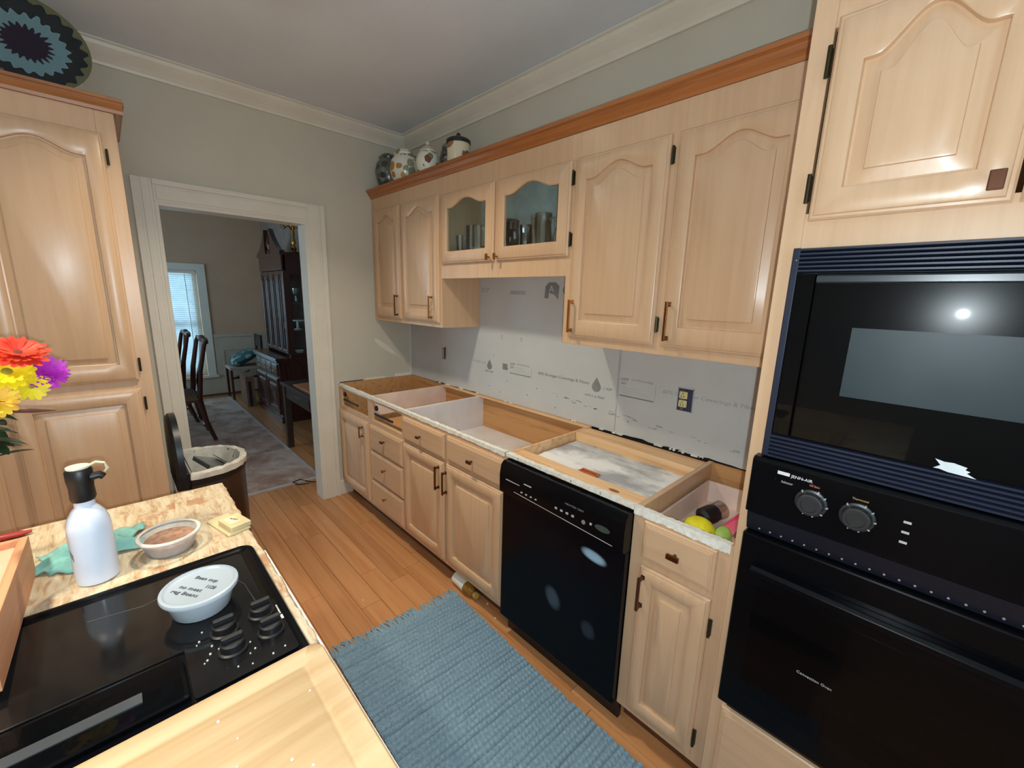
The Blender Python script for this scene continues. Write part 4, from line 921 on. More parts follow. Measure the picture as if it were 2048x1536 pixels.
for k in range(3):
    aa = -1.0 - .09 * k
    obj('printed_mark', BM().box(-.0012, .0012, -.0003, .0003, 0, .016).xf(Matrix.Rotation(aa + pi / 2, 4, 'Z')).xf(Matrix.Translation((.0356 * cos(aa), .0356 * sin(aa), .062 + .004 * k))), 'print', p, local=True)
# clear containers
M['deli'] = sheer('frosted_plastic', (226, 226, 226), .24); M['deli2'] = sheer('frosted_plastic_lid', (186, 196, 206), .66, .3)
DP = [(.045, 0), (.047, .002), (.056, .034), (.060, .036), (.061, .040), (.0625, .042)]
p = thing('deli_container', 'round clear container of brown food near the far edge of the island', 'container', (1.822, -1.738, IZ))
obj('tub', BM().lathe((0, 0, 0), DP + [(.0605, .0425), (.0575, .038), (.045, .003)], 32, cap1=False), 'deli', p, smooth=True, local=True)
obj('rim', BM().lathe((0, 0, 0), [(.0545, .040), (.062, .040), (.0632, .043), (.062, .0455), (.055, .0455)], 32, cap0=False, cap1=False), plain('white_rim', (220, 214, 208), .4), p, smooth=True, local=True)
obj('food', BM().lathe((0, 0, 0), [(.043, .004), (.051, .028), (.049, .031), (.02, .033)], 28), plain('brown_food', (176, 138, 116), .8, c2=(140, 100, 80), nscale=60, bscale=120, bstr=.7), p, smooth=True, local=True, label='brown minced food')
p = thing('deli_container', 'round container with frosted lid and black handwriting on the cooktop', 'container', (2.122, -1.716, TOPZ + .0040))
obj('tub', BM().lathe((0, 0, 0), [(r, z) for r, z in DP], 32), 'deli2', p, smooth=True, local=True)
l = obj('lid', BM().lathe((0, 0, 0), [(.0560, .043), (.0635, .0405), (.0645, .044), (.0635, .0485), (.0585, .0495), (.0555, .0465), (.053, .0455), (.001, .0455)], 36), 'deli2', p, smooth=True, local=True)
px, py, pz = wloc(p)
inkm = plain('ink', (50, 56, 62), .6)
for s, du, dv, w in (('Bean oup', -.030, .016, .052), ('11/28', .012, -.002, .022), ('no meat', -.034, -.014, .05), ('reg Beans', -.038, -.028, .06)):
    ca, sa = cos(.62), sin(.62)
    text('handwriting', s, .012, (px + du * ca - dv * sa, py + du * sa + dv * ca, pz + .0458), inkm, l, w, plane=.62)
# teal cloth
B = BM(); rn = random.Random(5)
def cloth(cx, cy, w, h, seed, ang):
    r_ = random.Random(seed); ph = [r_.uniform(0, 6) for _ in range(6)]; n = 26; B = BM()
    for i in range(n):
        for j in range(n):
            u, v = i / (n - 1) - .5, j / (n - 1) - .5; ed = 1 - .22 * sin(5 * math.atan2(v, u) + ph[0])
            x, y_ = u * w * ed, v * h * ed
            zz = .004 + .042 * max(0, (1 - (abs(u) * 2) ** 2) * (1 - (abs(v) * 2) ** 2)) * (.55 + .45 * sin(9 * u + 5 * v + ph[1]) * sin(11 * v - 4 * u + ph[2])) + .006 * sin(23 * u + ph[3]) * sin(19 * v + ph[4])
            B.v.append((cx + x * cos(ang) - y_ * sin(ang), cy + x * sin(ang) + y_ * cos(ang), IZ + max(zz, .0015)))
    B.f = [(i * n + j, (i + 1) * n + j, (i + 1) * n + j + 1, i * n + j + 1) for i in range(n - 1) for j in range(n - 1)]
    return B
o = obj('teal_cloth', cloth(1.728, -1.880, .115, .18, 2, .12), plain('teal_cotton', (128, 178, 168), .85, c2=(104, 156, 150), nscale=30, bscale=300, bstr=.4), smooth=True)
m = o.modifiers.new('thickness', 'SOLIDIFY'); m.thickness = .002; m.offset = 1
tag(o, 'crumpled teal cloth lying behind the white bottle', 'cloth')
# almond plate / small box at the island edge
p = thing('almond_plate_stack', 'almond coloured cover plate lying at the corner edge of the island', 'cover plate', (1.79, -1.612, IZ))
mx = Matrix.Translation((1.790, -1.613, IZ + .0005)) @ Matrix.Rotation(radians(14), 4, 'Z')
obj('plate', BM().rings([rrect(-.062, .062, -.028, .028, .004, 0), rrect(-.062, .062, -.028, .028, .004, .004), rrect(-.058, .058, -.024, .024, .003, .007)]).xf(mx), plain('almond_plastic', (226, 208, 160), .45), p)
bx_ = obj('small_box', BM().box(-.012, .060, -.020, .030, .0072, .021).xf(mx), plain('almond_box', (222, 204, 156), .5), p, bevel=.002)
obj('box_label', BM().box(.000, .040, -.012, .014, .0211, .0214).xf(mx), plain('paper_label', (232, 222, 190), .6), bx_)
text('printed_lettering', 'OUTLET', .007, (1.797, -1.612, IZ + .0221), 'cavity', bx_, .026, plane=.6)
# wooden drawer box at the left edge of the island
p = thing('wooden_drawer_box', 'removed wooden drawer box resting on the left side of the island', 'drawer box', (1.745, -1.965, IZ))
p.rotation_euler = (0, -math.atan2(.0112, .19), 0)
M['salmonwood'] = wood('salmon_wood', (204, 146, 108), (176, 116, 80), 'x', .8, .6, 0, (214, 160, 124))
for n_, a_ in (('drawer_side', (0, .415, -.015, -.001)), ('drawer_side', (0, .415, -.395, -.381)), ('drawer_end', (0, .014, -.381, -.015)), ('drawer_end', (.401, .415, -.381, -.015))):
    obj(n_, box(*a_, .0005, .090), 'salmonwood', p, bevel=.001, local=True)
obj('drawer_bottom', box(.014, .401, -.381, -.015, .070, .076), plain('salmon_panel', (226, 178, 150), .6), p, local=True)
tag(obj('red_marker', BM().lathe((0, 0, 0), [(.006, 0), (.008, .003), (.008, .09), (.005, .10), (.004, .11)], 14).xf(Matrix.Translation((1.515, -2.10, IZ + .0085)) @ Matrix.Rotation(radians(-90), 4, 'X')), plain('red_plastic', (170, 40, 34), .4), smooth=True), 'red marker pen lying behind the wooden drawer box', 'marker')

# ------------------------------------------------------------------ flowers
VX, VY = 1.660, -2.150
p = thing('flower_vase', 'clear vase standing on the island, holding the bright bouquet', 'vase', (VX, VY, IZ + .0005))
obj('body', BM().lathe((0, 0, 0), [(.038, 0), (.042, .01), (.038, .10), (.048, .19), (.046, .19), (.036, .10), (.038, .012)], 26, cap1=False), 'crystal', p, smooth=True, local=True)
VZ = IZ + .0005
def flower(label, c, r, nrm, col, col2, npet, layers, center, name, wid=.34, cup=.25, droop=0):
    t = thing(name, label, 'flower', c, group='flowers of the bouquet')
    q = Vector(nrm).normalized().to_track_quat('Z', 'Y').to_matrix().to_4x4()
    pm = plain(name + '_petal', col, .55, c2=col2, nscale=30)
    pm.node_tree.nodes['Principled BSDF'].inputs['Subsurface Weight'].default_value = 0
    for L in range(layers):
        B = BM(); rl = r * (1 - .20 * L)
        for k in range(npet):
            a = 2 * pi * k / npet + L * .37 + random.uniform(-.06, .06); up = cup + .26 * L + random.uniform(-.08, .08); rk = rl * random.uniform(.9, 1.06)
            P = []
            for s, w in ((.12, .35), (.45, .9), (.78, 1.0), (.95, .6), (1.0, .15)):
                zz = rk * s * (up - droop * s * s); ww = rk * wid * w * .5
                for sg_ in (-1, 1):
                    P.append((rk * s * cos(a) - sg_ * ww * sin(a), rk * s * sin(a) + sg_ * ww * cos(a), zz + .0012 * L))
            P = [tuple(q @ Vector(v)) for v in P]
            B.add(P, [(0, 1, 3, 2), (2, 3, 5, 4), (4, 5, 7, 6), (6, 7, 9, 8)])
        obj('petals', B, pm, t, smooth=True, local=True)
    Bc = BM().sphere((0, 0, r * .06), r * .22, 12, 7, (1, 1, .5)); Bc.xf(q)
    obj('flower_centre', Bc, plain(name + '_centre', center, .8, nscale=60), t, smooth=True, local=True)
    flower.n += 1; sa_ = 2.4 * flower.n
    Vd = Vector((VX + .026 * cos(sa_), VY + .026 * sin(sa_), VZ + .185)) - Vector(c)
    obj('stem', BM().tube([(0, 0, 0), tuple(Vd * .35 - Vector(nrm).normalized() * .03), tuple(Vd * .75), tuple(Vd), tuple(Vd - Vector((.012 * cos(sa_), .012 * sin(sa_), .15)))], .0025, 6), plain('stem_green', (96, 106, 66), .7), t, smooth=True, local=True)
    return t
flower.n = 0
cd = Vector((3.06, -1.78, 1.53))
def face(c, up): v = (cd - Vector(c)).normalized(); return (v.x, v.y + .25, v.z + up)
c = (1.80, -1.888, 1.357); flower('magenta chrysanthemum at the right side of the bouquet', c, .036, face(c, .25), (196, 52, 190), (150, 24, 150), 26, 4, (150, 30, 150), 'magenta_chrysanthemum', .22, .30)
c = (1.815, -1.918, 1.400); flower('orange red gerbera on top of the bouquet', c, .046, face(c, 1.3), (236, 70, 34), (206, 40, 24), 22, 3, (120, 40, 20), 'orange_gerbera', .26, .12)
c = (1.83, -1.935, 1.368); flower('large yellow daisy at the front of the bouquet', c, .040, face(c, .7), (248, 226, 30), (226, 190, 16), 16, 2, (150, 140, 30), 'yellow_daisy', .36, .12)
c = (1.82, -1.909, 1.336); flower('small yellow daisy hanging below the magenta flower', c, .028, face(c, -.2), (236, 214, 40), (206, 180, 20), 14, 2, (140, 140, 40), 'yellow_daisy', .36, .30)
c = (1.84, -1.955, 1.318); flower('yellow daisy with orange tinge at the lower left of the bouquet', c, .034, face(c, .2), (240, 206, 40), (230, 150, 40), 16, 2, (150, 130, 30), 'yellow_daisy', .34, .25)
c = (1.80, -1.958, 1.345); flower('pink gerbera half hidden under the front daisy', c, .034, face(c, .3), (230, 80, 110), (196, 40, 80), 18, 2, (160, 60, 60), 'pink_gerbera', .28, .2)
c = (1.77, -1.930, 1.385); flower('dusty pink bloom tucked behind the front daisy', c, .030, face(c, .6), (206, 110, 130), (170, 80, 104), 18, 2, (140, 60, 70), 'dusty_pink_bloom', .3, .3)
p = thing('bouquet_foliage', 'dark green leaves below the bouquet flowers', 'foliage', (VX, VY, VZ + .15))
rn = random.Random(9); leafm = plain('dark_leaf', (48, 70, 40), .5, c2=(34, 50, 30), nscale=30)
def leaf(a0, dirv, L, wdt):
    d_ = Vector(dirv).normalized(); sd = d_.cross(Vector((0, 0, 1))).normalized(); B = BM(); P = []
    for s, w in ((0, .12), (.2, .7), (.45, 1), (.7, .75), (.9, .35), (1, .05)):
        c_ = Vector(a0) + d_ * L * s - Vector((0, 0, .25 * L * s * s))
        zz = Vector((0, 0, .15 * wdt))
        P += [tuple(c_ - sd * wdt * w + zz * w), tuple(c_), tuple(c_ + sd * wdt * w + zz * w)]
    B.add(P, [(3 * i + k, 3 * i + k + 1, 3 * i + k + 4, 3 * i + k + 3) for i in range(5) for k in range(2)]); return B
for k in range(64):
    z = rn.uniform(1.205, 1.325); a = rn.uniform(-.3, 1.7)
    obj('leaf', leaf((1.84 + rn.uniform(-.04, .02), -1.985 + rn.uniform(-.035, .012), z), (cos(a) * .6, sin(a), rn.uniform(-.3, .35)), rn.uniform(.035, .062), rn.uniform(.009, .016)), leafm, p, smooth=True)
obj('bud_stem', BM().tube([(1.84, -1.99, 1.27), (1.82, -1.945, 1.29), (1.81, -1.917, 1.285), (1.80, -1.885, 1.278)], [.003, .003, .0045, .001], 6), plain('dry_bud', (92, 52, 40), .7), p, smooth=True)

# ------------------------------------------------------------------ dining room shell
DXW = -4.262; DC = 2.62
WY0, WY1, WZ0, WZ1 = -1.75, -.83, .33, 1.775
B = BM(); B.box(DXW - .12, DXW, WY1, .14, 0, DC); B.box(DXW - .12, DXW, -3.6, WY0, 0, DC); B.box(DXW - .12, DXW, WY0, WY1, 0, WZ0); B.box(DXW - .12, DXW, WY0, WY1, WZ1, DC)
wd = struct('wall_dining_far', B, 'dwall')
struct('wall_dining_right', box(DXW - .12, -T, .02, .14, 0, DC), plain('dining_side_wall', (150, 134, 122), .8))
struct('wall_dining_left', BM().box(DXW - .12, -3.35, -3.72, -3.6, 0, DC).box(-1.45, -T, -3.72, -3.6, 0, DC).box(-3.35, -1.45, -3.72, -3.6, 0, .45).box(-3.35, -1.45, -3.72, -3.6, 2.05, DC), 'dwall')  # unseen opening on this side added to brighten the dining room
struct('ceiling_dining', box(DXW - .12, -T - .001, -3.72, .14, DC, DC + .1), 'ceil')
struct('trim_8', crown_y(-3.6, .02, DXW + .0002, 1, DC - .0905), 'trim')
# wainscot, rail, panel moulding
for (y0, y1) in ((WY1 + .115, .02), (-3.6, WY0 - .115)):
    struct('wainscot_panel', box(DXW, DXW + .012, y0, y1, .02, .86), 'wains', wd)
    struct('chair_rail', box(DXW, DXW + .035, y0, y1, .855, .895), 'wains', wd)
struct('wainscot_panel', box(DXW, DXW + .011, WY0 - .115, WY1 + .115, .02, .255), 'wains', wd)
py0, py1 = -.63, -.12
for (a, b, c_, d_) in ((py0, py1, .66, .68), (py0, py1, .18, .20), (py0, py0 + .02, .20, .66), (py1 - .02, py1, .20, .66)):
    struct('panel_moulding', box(DXW + .012, DXW + .022, a, b, c_, d_), 'wains', wd)
struct('baseboard_dining', box(DXW + .0002, DXW + .02, -3.6, .02, 0, .025), 'kick')
# window
p = struct('window_1', BM().box(DXW - .11, DXW - .07, WY0, WY0 + .05, WZ0, WZ1).box(DXW - .11, DXW - .07, WY1 - .05, WY1, WZ0, WZ1).box(DXW - .11, DXW - .07, WY0 + .05, WY1 - .05, WZ0, WZ0 + .05).box(DXW - .11, DXW - .07, WY0 + .05, WY1 - .05, WZ1 - .05, WZ1).box(DXW - .108, DXW - .072, WY0 + .05, WY1 - .05, 1.02, 1.07), 'trim')
struct('pane', box(DXW - .092, DXW - .088, WY0 + .05, WY1 - .05, WZ0 + .05, 1.02), 'glass', p); struct('pane', box(DXW - .092, DXW - .088, WY0 + .05, WY1 - .05, 1.07, WZ1 - .05), 'glass', p)
struct('window_casing', BM().box(DXW, DXW + .02, WY1, WY1 + .10, WZ0 - .06, WZ1 + .09).box(DXW, DXW + .02, WY0 - .10, WY0, WZ0 - .06, WZ1 + .09).box(DXW, DXW + .02, WY0, WY1, WZ1, WZ1 + .09), 'trim', p)
struct('window_sill', box(DXW - .06, DXW + .05, WY0 - .12, WY1 + .12, WZ0 - .055, WZ0 - .02), 'trim', p)
slm = plain('blind_slat', (226, 232, 236), .6); b_ = slm.node_tree.nodes['Principled BSDF']
nt = slm.node_tree; tl = N(nt, 'ShaderNodeBsdfTranslucent'); tl.inputs[0].default_value = (.85, .92, .97, 1); ms = N(nt, 'ShaderNodeMixShader'); ms.inputs[0].default_value = .21
nt.links.new(b_.outputs[0], ms.inputs[1]); nt.links.new(tl.outputs[0], ms.inputs[2]); nt.links.new(ms.outputs[0], nt.nodes['Material Output'].inputs[0])
p = thing('window_blind', 'white slatted blind over the dining room window', 'blind', (DXW - .035, -1.29, WZ1))
obj('head_rail', box(DXW - .055, DXW - .015, WY0 + .01, WY1 - .01, WZ1 - .04, WZ1 - .002), 'trim', p)
B = BM(); n = 52
for k in range(n):
    z = WZ0 + .03 + (WZ1 - .06 - WZ0 - .03) * k / (n - 1); t_ = radians(64); w = .0160
    a, b2 = (DXW - .035 - w * cos(t_), z + w * sin(t_)), (DXW - .035 + w * cos(t_), z - w * sin(t_))
    B.add([(a[0], WY0 + .012, a[1]), (b2[0], WY0 + .012, b2[1]), (b2[0], WY1 - .05, b2[1]), (a[0], WY1 - .05, a[1])], [(0, 1, 2, 3)])
o = obj('slats', B, slm, p); o['kind'] = 'stuff'
obj('wand', BM().tube([(DXW - .012, WY1 - .13, WZ1 - .05), (DXW - .008, WY1 - .12, .75)], .005, 6), 'white', p)

# ------------------------------------------------------------------ dining room rug
def ruggy():
    m, nt, b = new_mat('faded_rug'); v = coords(nt, (1, 1, 1)); n1 = noise(nt, v, 3.5, 6, .7, .8); n2 = noise(nt, v, 16, 5, .7)
    c = ramp(nt, n1, [(.34, (128, 92, 76)), (.48, (170, 140, 126)), (.62, (196, 178, 168))]); c = mixc(nt, mathn(nt, 'MULTIPLY', n2, .5), c, (146, 118, 104))
    nt.links.new(c, b.inputs['Base Color']); b.inputs['Roughness'].default_value = .95; return m
p = thing('dining_rug', 'large faded grey and brown area rug in the dining room', 'rug', (-2.2, -1.9, 0))
obj('pile', box(-4.03, -.415, -3.2, -.655, .0005, .010), ruggy(), p, bevel=.003)
obj('border', BM().box(-4.03, -.40, -.668, -.640, .0005, .0112).box(-.43, -.40, -3.2, -.668, .0005, .0112), plain('rug_binding', (186, 178, 176), .95), p)
tag(obj('floor_cord', BM().tube([(-.30, -.66, .004), (-.36, -.74, .004), (-.44, -.80, .015), (-.42, -.86, .015), (-.37, -.83, .004), (-.34, -.76, .004)], .004, 6), 'blackmat', smooth=True), 'black cord lying at the corner of the dining room rug', 'cord')

# ------------------------------------------------------------------ china hutch
p = thing('china_hutch', 'dark mahogany china hutch with glass doors and carved pediment', 'hutch', (-2.7, -.2, 0))
HX0, HX1 = -3.19, -2.20
obj('base_body', box(HX0, HX1, -.43, .005, .06, .74), 'mahogany', p, bevel=.004); obj('plinth', box(HX0 - .015, HX1 + .015, -.445, .005, .0005, .07), 'mahogany', p, bevel=.004)
obj('ledge', BM().box(HX0 - .03, HX1 + .03, -.465, .005, .74, .775).box(HX0 - .015, HX1 + .015, -.452, .005, .715, .742), 'mahogany', p, bevel=.004)
fh = R_right(-.43)
for k in range(4):
    u0 = HX0 + .03 + k * .2325
    d = obj('drawer', ringbox := BM().rings([ringmap(fh, u0, u0 + .222, .555, .700, 0, .001), ringmap(fh, u0, u0 + .222, .555, .700, 0, .010), ringmap(fh, u0 + .012, u0 + .210, .567, .688, 0, .014)]), 'mahogany', p)
    obj('drawer_pull', BM().tube([fh(u0 + .08, .63, .014), fh(u0 + .09, .615, .030), fh(u0 + .132, .615, .030), fh(u0 + .142, .63, .014)], .005, 6), 'brass', d)
for k in range(2):
    u0 = HX0 + .03 + k * .465
    door(p, fh, u0, u0 + .455, .09, .535, h=0, mat='mahogany', name='cabinet_door')
fh2 = R_right(-.29)
UX0, UX1, UZ0, UZ1 = HX0 + .04, HX1 - .03, .7755, 1.93
obj('upper_back', box(UX0, UX1, -.004, .005, UZ0, UZ1), 'mahogany', p); obj('upper_top', box(UX0, UX1, -.29, -.004, UZ1 - .03, UZ1), 'mahogany', p)
obj('upper_side', box(UX0, UX0 + .02, -.29, -.004, UZ0, UZ1 - .03), 'mahogany', p)
obj('side_frame', BM().box(UX1 - .02, UX1, -.29, -.235, UZ0, UZ1 - .03).box(UX1 - .02, UX1, -.05, -.004, UZ0, UZ1 - .03).box(UX1 - .02, UX1, -.235, -.05, UZ0, UZ0 + .04).box(UX1 - .02, UX1, -.235, -.05, 1.72, UZ1 - .03), 'mahogany', p)
obj('side_pane', box(UX1 - .012, UX1 - .008, -.235, -.05, UZ0 + .04, 1.72), 'glass', p)
for z in (1.08, 1.40): obj('glass_shelf', box(UX0 + .02, UX1 - .021, -.25, -.006, z, z + .008), 'crystal', p)
nd = 4
for k in range(nd):
    w_ = (UX1 - UX0) / nd; u0 = UX0 + w_ * k
    d = door(p, fh2, u0 + .003, u0 + w_ - .003, UZ0 + .03, 1.76, h=.07, st=.034, rt=.09, rb=.05, glass=True, mat='mahogany', name='glass_door')
    obj('muntin', BM().box(u0 + w_ / 2 - .006, u0 + w_ / 2 + .006, -.309, -.298, UZ0 + .08, 1.70), 'mahogany', d)
obj('frieze', BM().box(UX0, UX1, -.310, -.27, 1.765, UZ1).box(UX0 - .02, UX1 + .02, -.325, -.004, UZ1, UZ1 + .03), 'mahogany', p)
# broken scroll pediment
B = BM(); uc = (UX0 + UX1) / 2
for sgn in (-1, 1):
    poly = []
    hw = (UX1 - UX0) / 2 + .02
    for i in range(15):
        t_ = i / 14; u = hw * (1 - t_ * .80); z = UZ1 + .03 + .02 + .26 * (t_ ** 1.6); poly.append((uc + sgn * u, -.320, z))
    for i in range(8):
        a = i / 7 * pi; poly.append((uc + sgn * (hw * .20 + .0 + .02 * sin(a)), -.320, UZ1 + .03 + .28 * (1 - i / 7) + .0))
    poly.append((uc + sgn * hw, -.320, UZ1 + .03)); B.extrude(poly, (0, .05, 0))
obj('pediment', B, 'mahogany', p)
obj('finial', BM().lathe((uc, -.295, UZ1 + .03), [(.03, 0), (.03, .03), (.016, .05), (.034, .11), (.02, .16), (.008, .22)], 14), 'mahogany', p, smooth=True)
for k, (lb, x, y_, sh) in enumerate((('white china bowl on the lowest hutch shelf near its side glass', UX1 - .12, -.15, UZ0), ('crystal goblet on the top hutch shelf near its side glass', UX1 - .11, -.15, 1.408),
        ('white china bowl on the middle hutch shelf behind the second door', UX0 + .36, -.15, 1.088), ('crystal goblet on the middle hutch shelf behind the first door', UX0 + .14, -.15, 1.088))):
    r_ = .05
    t = thing('crystal_goblet' if k % 2 else 'china_bowl', lb, 'china', (x, y_, sh + .0005), group='china inside the hutch')
    if k % 2 == 0: obj('bowl', BM().lathe((0, 0, 0), [(r_ * .5, 0), (r_ * .45, .01), (r_, .06), (r_ * .95, .06), (r_ * .4, .014)], 18), 'white', t, smooth=True, local=True)
    else: obj('goblet', BM().lathe((0, 0, 0), [(r_ * .7, 0), (r_ * .2, .01), (r_ * .15, .07), (r_ * .7, .10), (r_ * .8, .16), (r_ * .74, .16), (r_ * .6, .10)], 18), 'crystal', t, smooth=True, local=True)
t = thing('cake_stand', 'white pedestal cake stand behind the side glass of the hutch', 'cake stand', (UX1 - .13, -.145, 1.0885)); obj('plate', BM().lathe((0, 0, 0), [(.05, 0), (.015, .015), (.012, .09), (.09, .10), (.09, .112)], 20), 'white', t, smooth=True, local=True)
# brass candelabra on top of the hutch
t = thing('brass_candelabra', 'ornate brass candelabra standing on top of the hutch', 'candelabra', (-2.31, -.14, UZ1 + .0305))
obj('column', BM().lathe((0, 0, 0), [(.05, 0), (.055, .012), (.02, .03), (.03, .06), (.014, .09), (.026, .13), (.014, .17), (.022, .22), (.012, .27), (.03, .31)], 16), 'brass', t, smooth=True, local=True)
for k in range(5):
    a = 2 * pi * k / 5 + .2; r_ = .13
    arm = obj('arm', BM().tube([(0, 0, .25), (.05 * cos(a), .05 * sin(a), .30), (.10 * cos(a), .10 * sin(a), .27), (r_ * cos(a), r_ * sin(a), .29), (r_ * cos(a), r_ * sin(a), .32)], .008, 7), 'brass', t, smooth=True, local=True)
    obj('cup', BM().lathe((r_ * cos(a), r_ * sin(a), .315), [(.01, 0), (.028, .02), (.026, .022)], 12), 'brass', arm, smooth=True, local=True)

# ------------------------------------------------------------------ side table
p = thing('side_table', 'dark wooden side table just beyond the doorway', 'table', (-.95, -.35, 0))
TX0, TX1, TY0, TY1, TZ = -1.36, -.50, -.634, -.12, .665
obj('tabletop', box(TX0 - .015, TX1 + .015, TY0 - .012, TY1, TZ - .028, TZ), 'darkwood', p, bevel=.004)
obj('apron', BM().box(TX0 + .01, TX1 - .01, TY0 + .012, TY0 + .03, TZ - .15, TZ - .028).box(TX0 + .01, TX0 + .028, TY0 + .03, TY1 - .02, TZ - .15, TZ - .028).box(TX1 - .028, TX1 - .01, TY0 + .03, TY1 - .02, TZ - .15, TZ - .028), 'darkwood', p, bevel=.002)
for x in (TX0, TX1 - .06):
    for y_ in (TY0, TY1 - .06): obj('leg', BM().rings([[(x, y_, .0005), (x + .055, y_, .0005), (x + .055, y_ + .055, .0005), (x, y_ + .055, .0005)], [(x, y_, TZ - .028), (x + .06, y_, TZ - .028), (x + .06, y_ + .06, TZ - .028), (x, y_ + .06, TZ - .028)]]), 'darkwood', p, bevel=.003)
d = obj('drawer', box(TX0 + .13, TX1 - .13, TY0 + .006, TY0 + .0125, TZ - .135, TZ - .04), 'darkwood', p); obj('drawer_pull', box(-1.02, -.86, TY0 - .006, TY0 + .006, TZ - .085, TZ - .079), 'steel', d)
tag(obj('kraft_paper', BM().rings([[(-1.12, -.60, TZ + .0006), (-.56, -.60, TZ + .0006), (-.56, -.36, TZ + .0006), (-1.12, -.36, TZ + .0006)], [(-1.12, -.60, TZ + .012), (-.56, -.60, TZ + .026), (-.56, -.37, TZ + .03), (-1.10, -.38, TZ + .02)]]), plain('kraft', (168, 112, 74), .8, c2=(150, 98, 62))), 'brown kraft paper bundle on the dark side table', 'paper')

# ------------------------------------------------------------------ dining chairs and table
def dining_chair(label, x, y_, rz):
    t = thing('dining_chair', label, 'chair', (x, y_, .0190), rz, group='dining chairs at the table')
    O = lambda n_, b_2, m_='mahogany', **k_: obj(n_, b_2, m_, t, local=True, **k_)
    O('seat', BM().rings([rrect(-.24, .24, -.22, .22, .03, .42), rrect(-.24, .24, -.22, .22, .03, .455)]), bevel=.004)
    O('cushion', BM().rings([rrect(-.225, .225, -.205, .205, .04, .4555), rrect(-.225, .225, -.205, .205, .04, .475), rrect(-.20, .20, -.18, .18, .04, .488)]), plain('seat_fabric', (120, 96, 74), .8), smooth=True)
    for sx_ in (-1, 1):
        O('leg', BM().tube([(sx_ * .21, .19, .0), (sx_ * .21, .19, .42)], [.018, .026], 8))
        O('leg', BM().tube([(sx_ * .20, -.30, 0), (sx_ * .205, -.24, .20), (sx_ * .21, -.205, .44)], [.018, .022, .026], 8), smooth=True)
        O('back_post', BM().tube([(sx_ * .21, -.205, .44), (sx_ * .225, -.235, .72), (sx_ * .235, -.29, .98), (sx_ * .245, -.31, 1.03)], [.025, .022, .019, .016], 8), smooth=True)
    O('crest_rail', BM().tube([(-.25, -.312, 1.0), (-.16, -.312, 1.02), (-.06, -.31, 1.005), (0, -.31, 1.03), (.06, -.31, 1.005), (.16, -.312, 1.02), (.25, -.312, 1.0)], [.014, .026, .022, .028, .022, .026, .014], 8), smooth=True)
    for k in range(3): O('splat', BM().tube([((k - 1) * .025, -.215, .46), ((k - 1) * .07, -.25, .66), ((k - 1) * .035, -.28, .80), ((k - 1) * .075, -.305, .99)], .011, 6), smooth=True)
    O('stretcher', BM().tube([(-.20, -.22, .17), (.20, -.22, .17)], .011, 6))
    return t
dining_chair('dark carved dining chair nearest the doorway with its back to the hutch', -2.16, -1.43, pi)
dining_chair('dark carved dining chair further along the table toward the window', -2.98, -1.47, pi)
p = thing('dining_table', 'dark dining table at the window side of the dining room', 'table', (-2.5, -2.0, 0.0105))
obj('tabletop', BM().rings([rrect(-3.6, -1.75, -2.5, -1.345, .06, .72), rrect(-3.6, -1.75, -2.5, -1.345, .06, .75)]), 'mahogany', p, bevel=.005)
obj('apron', BM().box(-3.5, -1.80, -1.42, -1.40, .58, .72).box(-1.80, -1.78, -2.4, -1.42, .58, .72).box(-3.5, -3.48, -2.4, -1.42, .58, .72), 'mahogany', p)
for x in (-3.45, -1.838):
    for y_ in (-2.38, -1.47): obj('leg', BM().tube([(x, y_, .0105), (x, y_, .30), (x, y_, .6), (x, y_, .72)], [.025, .03, .04, .045], 10), 'mahogany', p, smooth=True)
tag(obj('table_cloth', BM().rings([[(-2.2, -2.2, .7505), (-1.735, -2.2, .7505), (-1.735, -1.43, .7505), (-2.2, -1.43, .7505)], [(-2.2, -2.2, .7535), (-1.730, -2.2, .7535), (-1.730, -1.43, .7535), (-2.2, -1.43, .7535)]]).box(-1.738, -1.730, -2.2, -1.43, .52, .7535), plain('pale_cloth', (186, 186, 172), .8)), 'pale cloth hanging over the near end of the dining table', 'cloth')
# folding chair by the far wall with pillow and carton
p = thing('folding_chair', 'wooden folding chair against the far dining wall beside the hutch', 'chair', (-3.92, -.44, 0))
obj('seat', box(-4.10, -3.76, -.640, -.22, .425, .465), plain('beige_seat', (178, 164, 150), .7), p, bevel=.006)
for x, y_ in ((-4.085, -.625), (-3.785, -.625), (-4.085, -.24), (-3.785, -.24)): obj('leg', box(x - .014, x + .014, y_ - .014, y_ + .014, .0005 if y_ > -.6 else .0005, .425), 'mahogany', p)
obj('brace', BM().tube([(-3.785, -.61, .30), (-3.785, -.40, .41)], .010, 6), 'mahogany', p); obj('brace', box(-3.80, -3.77, -.61, -.25, .30, .325), 'mahogany', p)
obj('back', BM().box(-4.09, -4.06, -.245, -.21, .465, .90).box(-3.80, -3.77, -.245, -.21, .465, .90).box(-4.06, -3.80, -.24, -.215, .72, .90), 'darkwood', p, bevel=.006)
B = BM(); n = 17
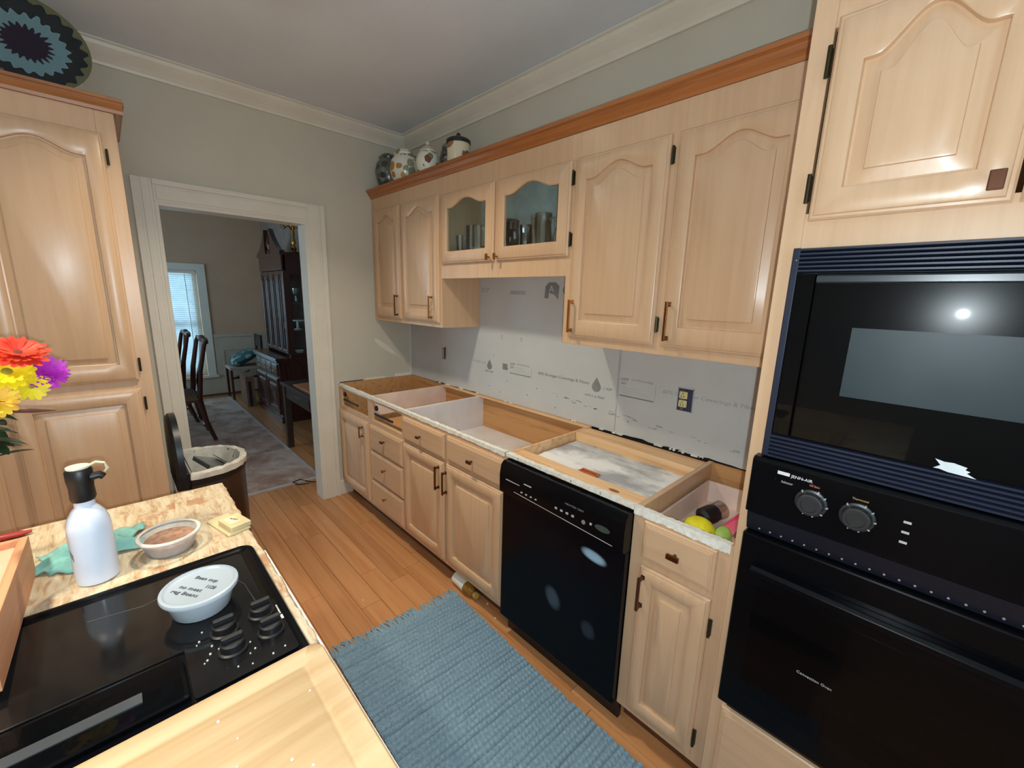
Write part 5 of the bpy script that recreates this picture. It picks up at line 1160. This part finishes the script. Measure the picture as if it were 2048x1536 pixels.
for sg_ in (1, -1):
    for i in range(n):
        for j in range(n):
            u, v = 2 * i / (n - 1) - 1, 2 * j / (n - 1) - 1; pin = 1 - .10 * (u * u * v * v)
            B.v.append((u * .19 * pin * (1 - .05 * v * v), v * .19 * pin * (1 - .05 * u * u), sg_ * .075 * ((1 - u ** 4) * (1 - v ** 4)) ** .6))
B.f = [tuple(k * n * n + q for q in (i * n + j, (i + 1) * n + j, (i + 1) * n + j + 1, i * n + j + 1)) for k in (0, 1) for i in range(n - 1) for j in range(n - 1)]
B.xf(Matrix.Translation((-3.93, -.440, .585)) @ Matrix.Rotation(radians(28), 4, 'X'))
o = obj('teal_pillow', B, blotch('teal_floral', (44, 92, 94), [(130, 150, 146), (70, 120, 122)], 9, .55, 4), smooth=True)
tag(o, 'teal floral pillow on the folding chair', 'pillow')
p = thing('cardboard_carton', 'tall brown cardboard carton with dark stripe in front of the folding chair', 'carton', (-3.42, -.42, 0))
obj('carton', box(-3.60, -3.26, -.57, -.47, .0005, .41), plain('cardboard', (140, 104, 84), .8), p, bevel=.003); obj('dark_stripe', box(-3.2605, -3.2590, -.545, -.505, .001, .34), 'blackmat', p)

# ------------------------------------------------------------------ ceiling fixtures (above and behind the view)
def ceiling_light(label, x, y_, watt, sp):
    t = thing('ceiling_light', label, 'ceiling light', (x, y_, CEIL), group='flush ceiling lights')
    obj('canopy', BM().lathe((0, 0, 0), [(.11, 0), (.13, -.02), (.13, -.085), (.11, -.088), (.03, -.088)], 28), 'white', t, smooth=True, local=True)
    l = bpy.data.lights.new('lamp_glow', 'AREA'); l.shape = 'DISK'; l.size = .15; l.energy = watt; l.color = LAMP_COL; l.spread = radians(sp)
    o = bpy.data.objects.new('lamp_glow', l); C.objects.link(o); o.parent = t; o.location = (0, 0, -.092)
    point('bulb_glow', (0, 0, -.11), watt * .08, LAMP_COL, .03, t)
ceiling_light('flush ceiling light over the middle of the kitchen floor', 1.29, -1.22, LAMP_W * .95, 124)
ceiling_light('flush ceiling light over the island', 2.05, -2.50, LAMP_W * .8, 78)
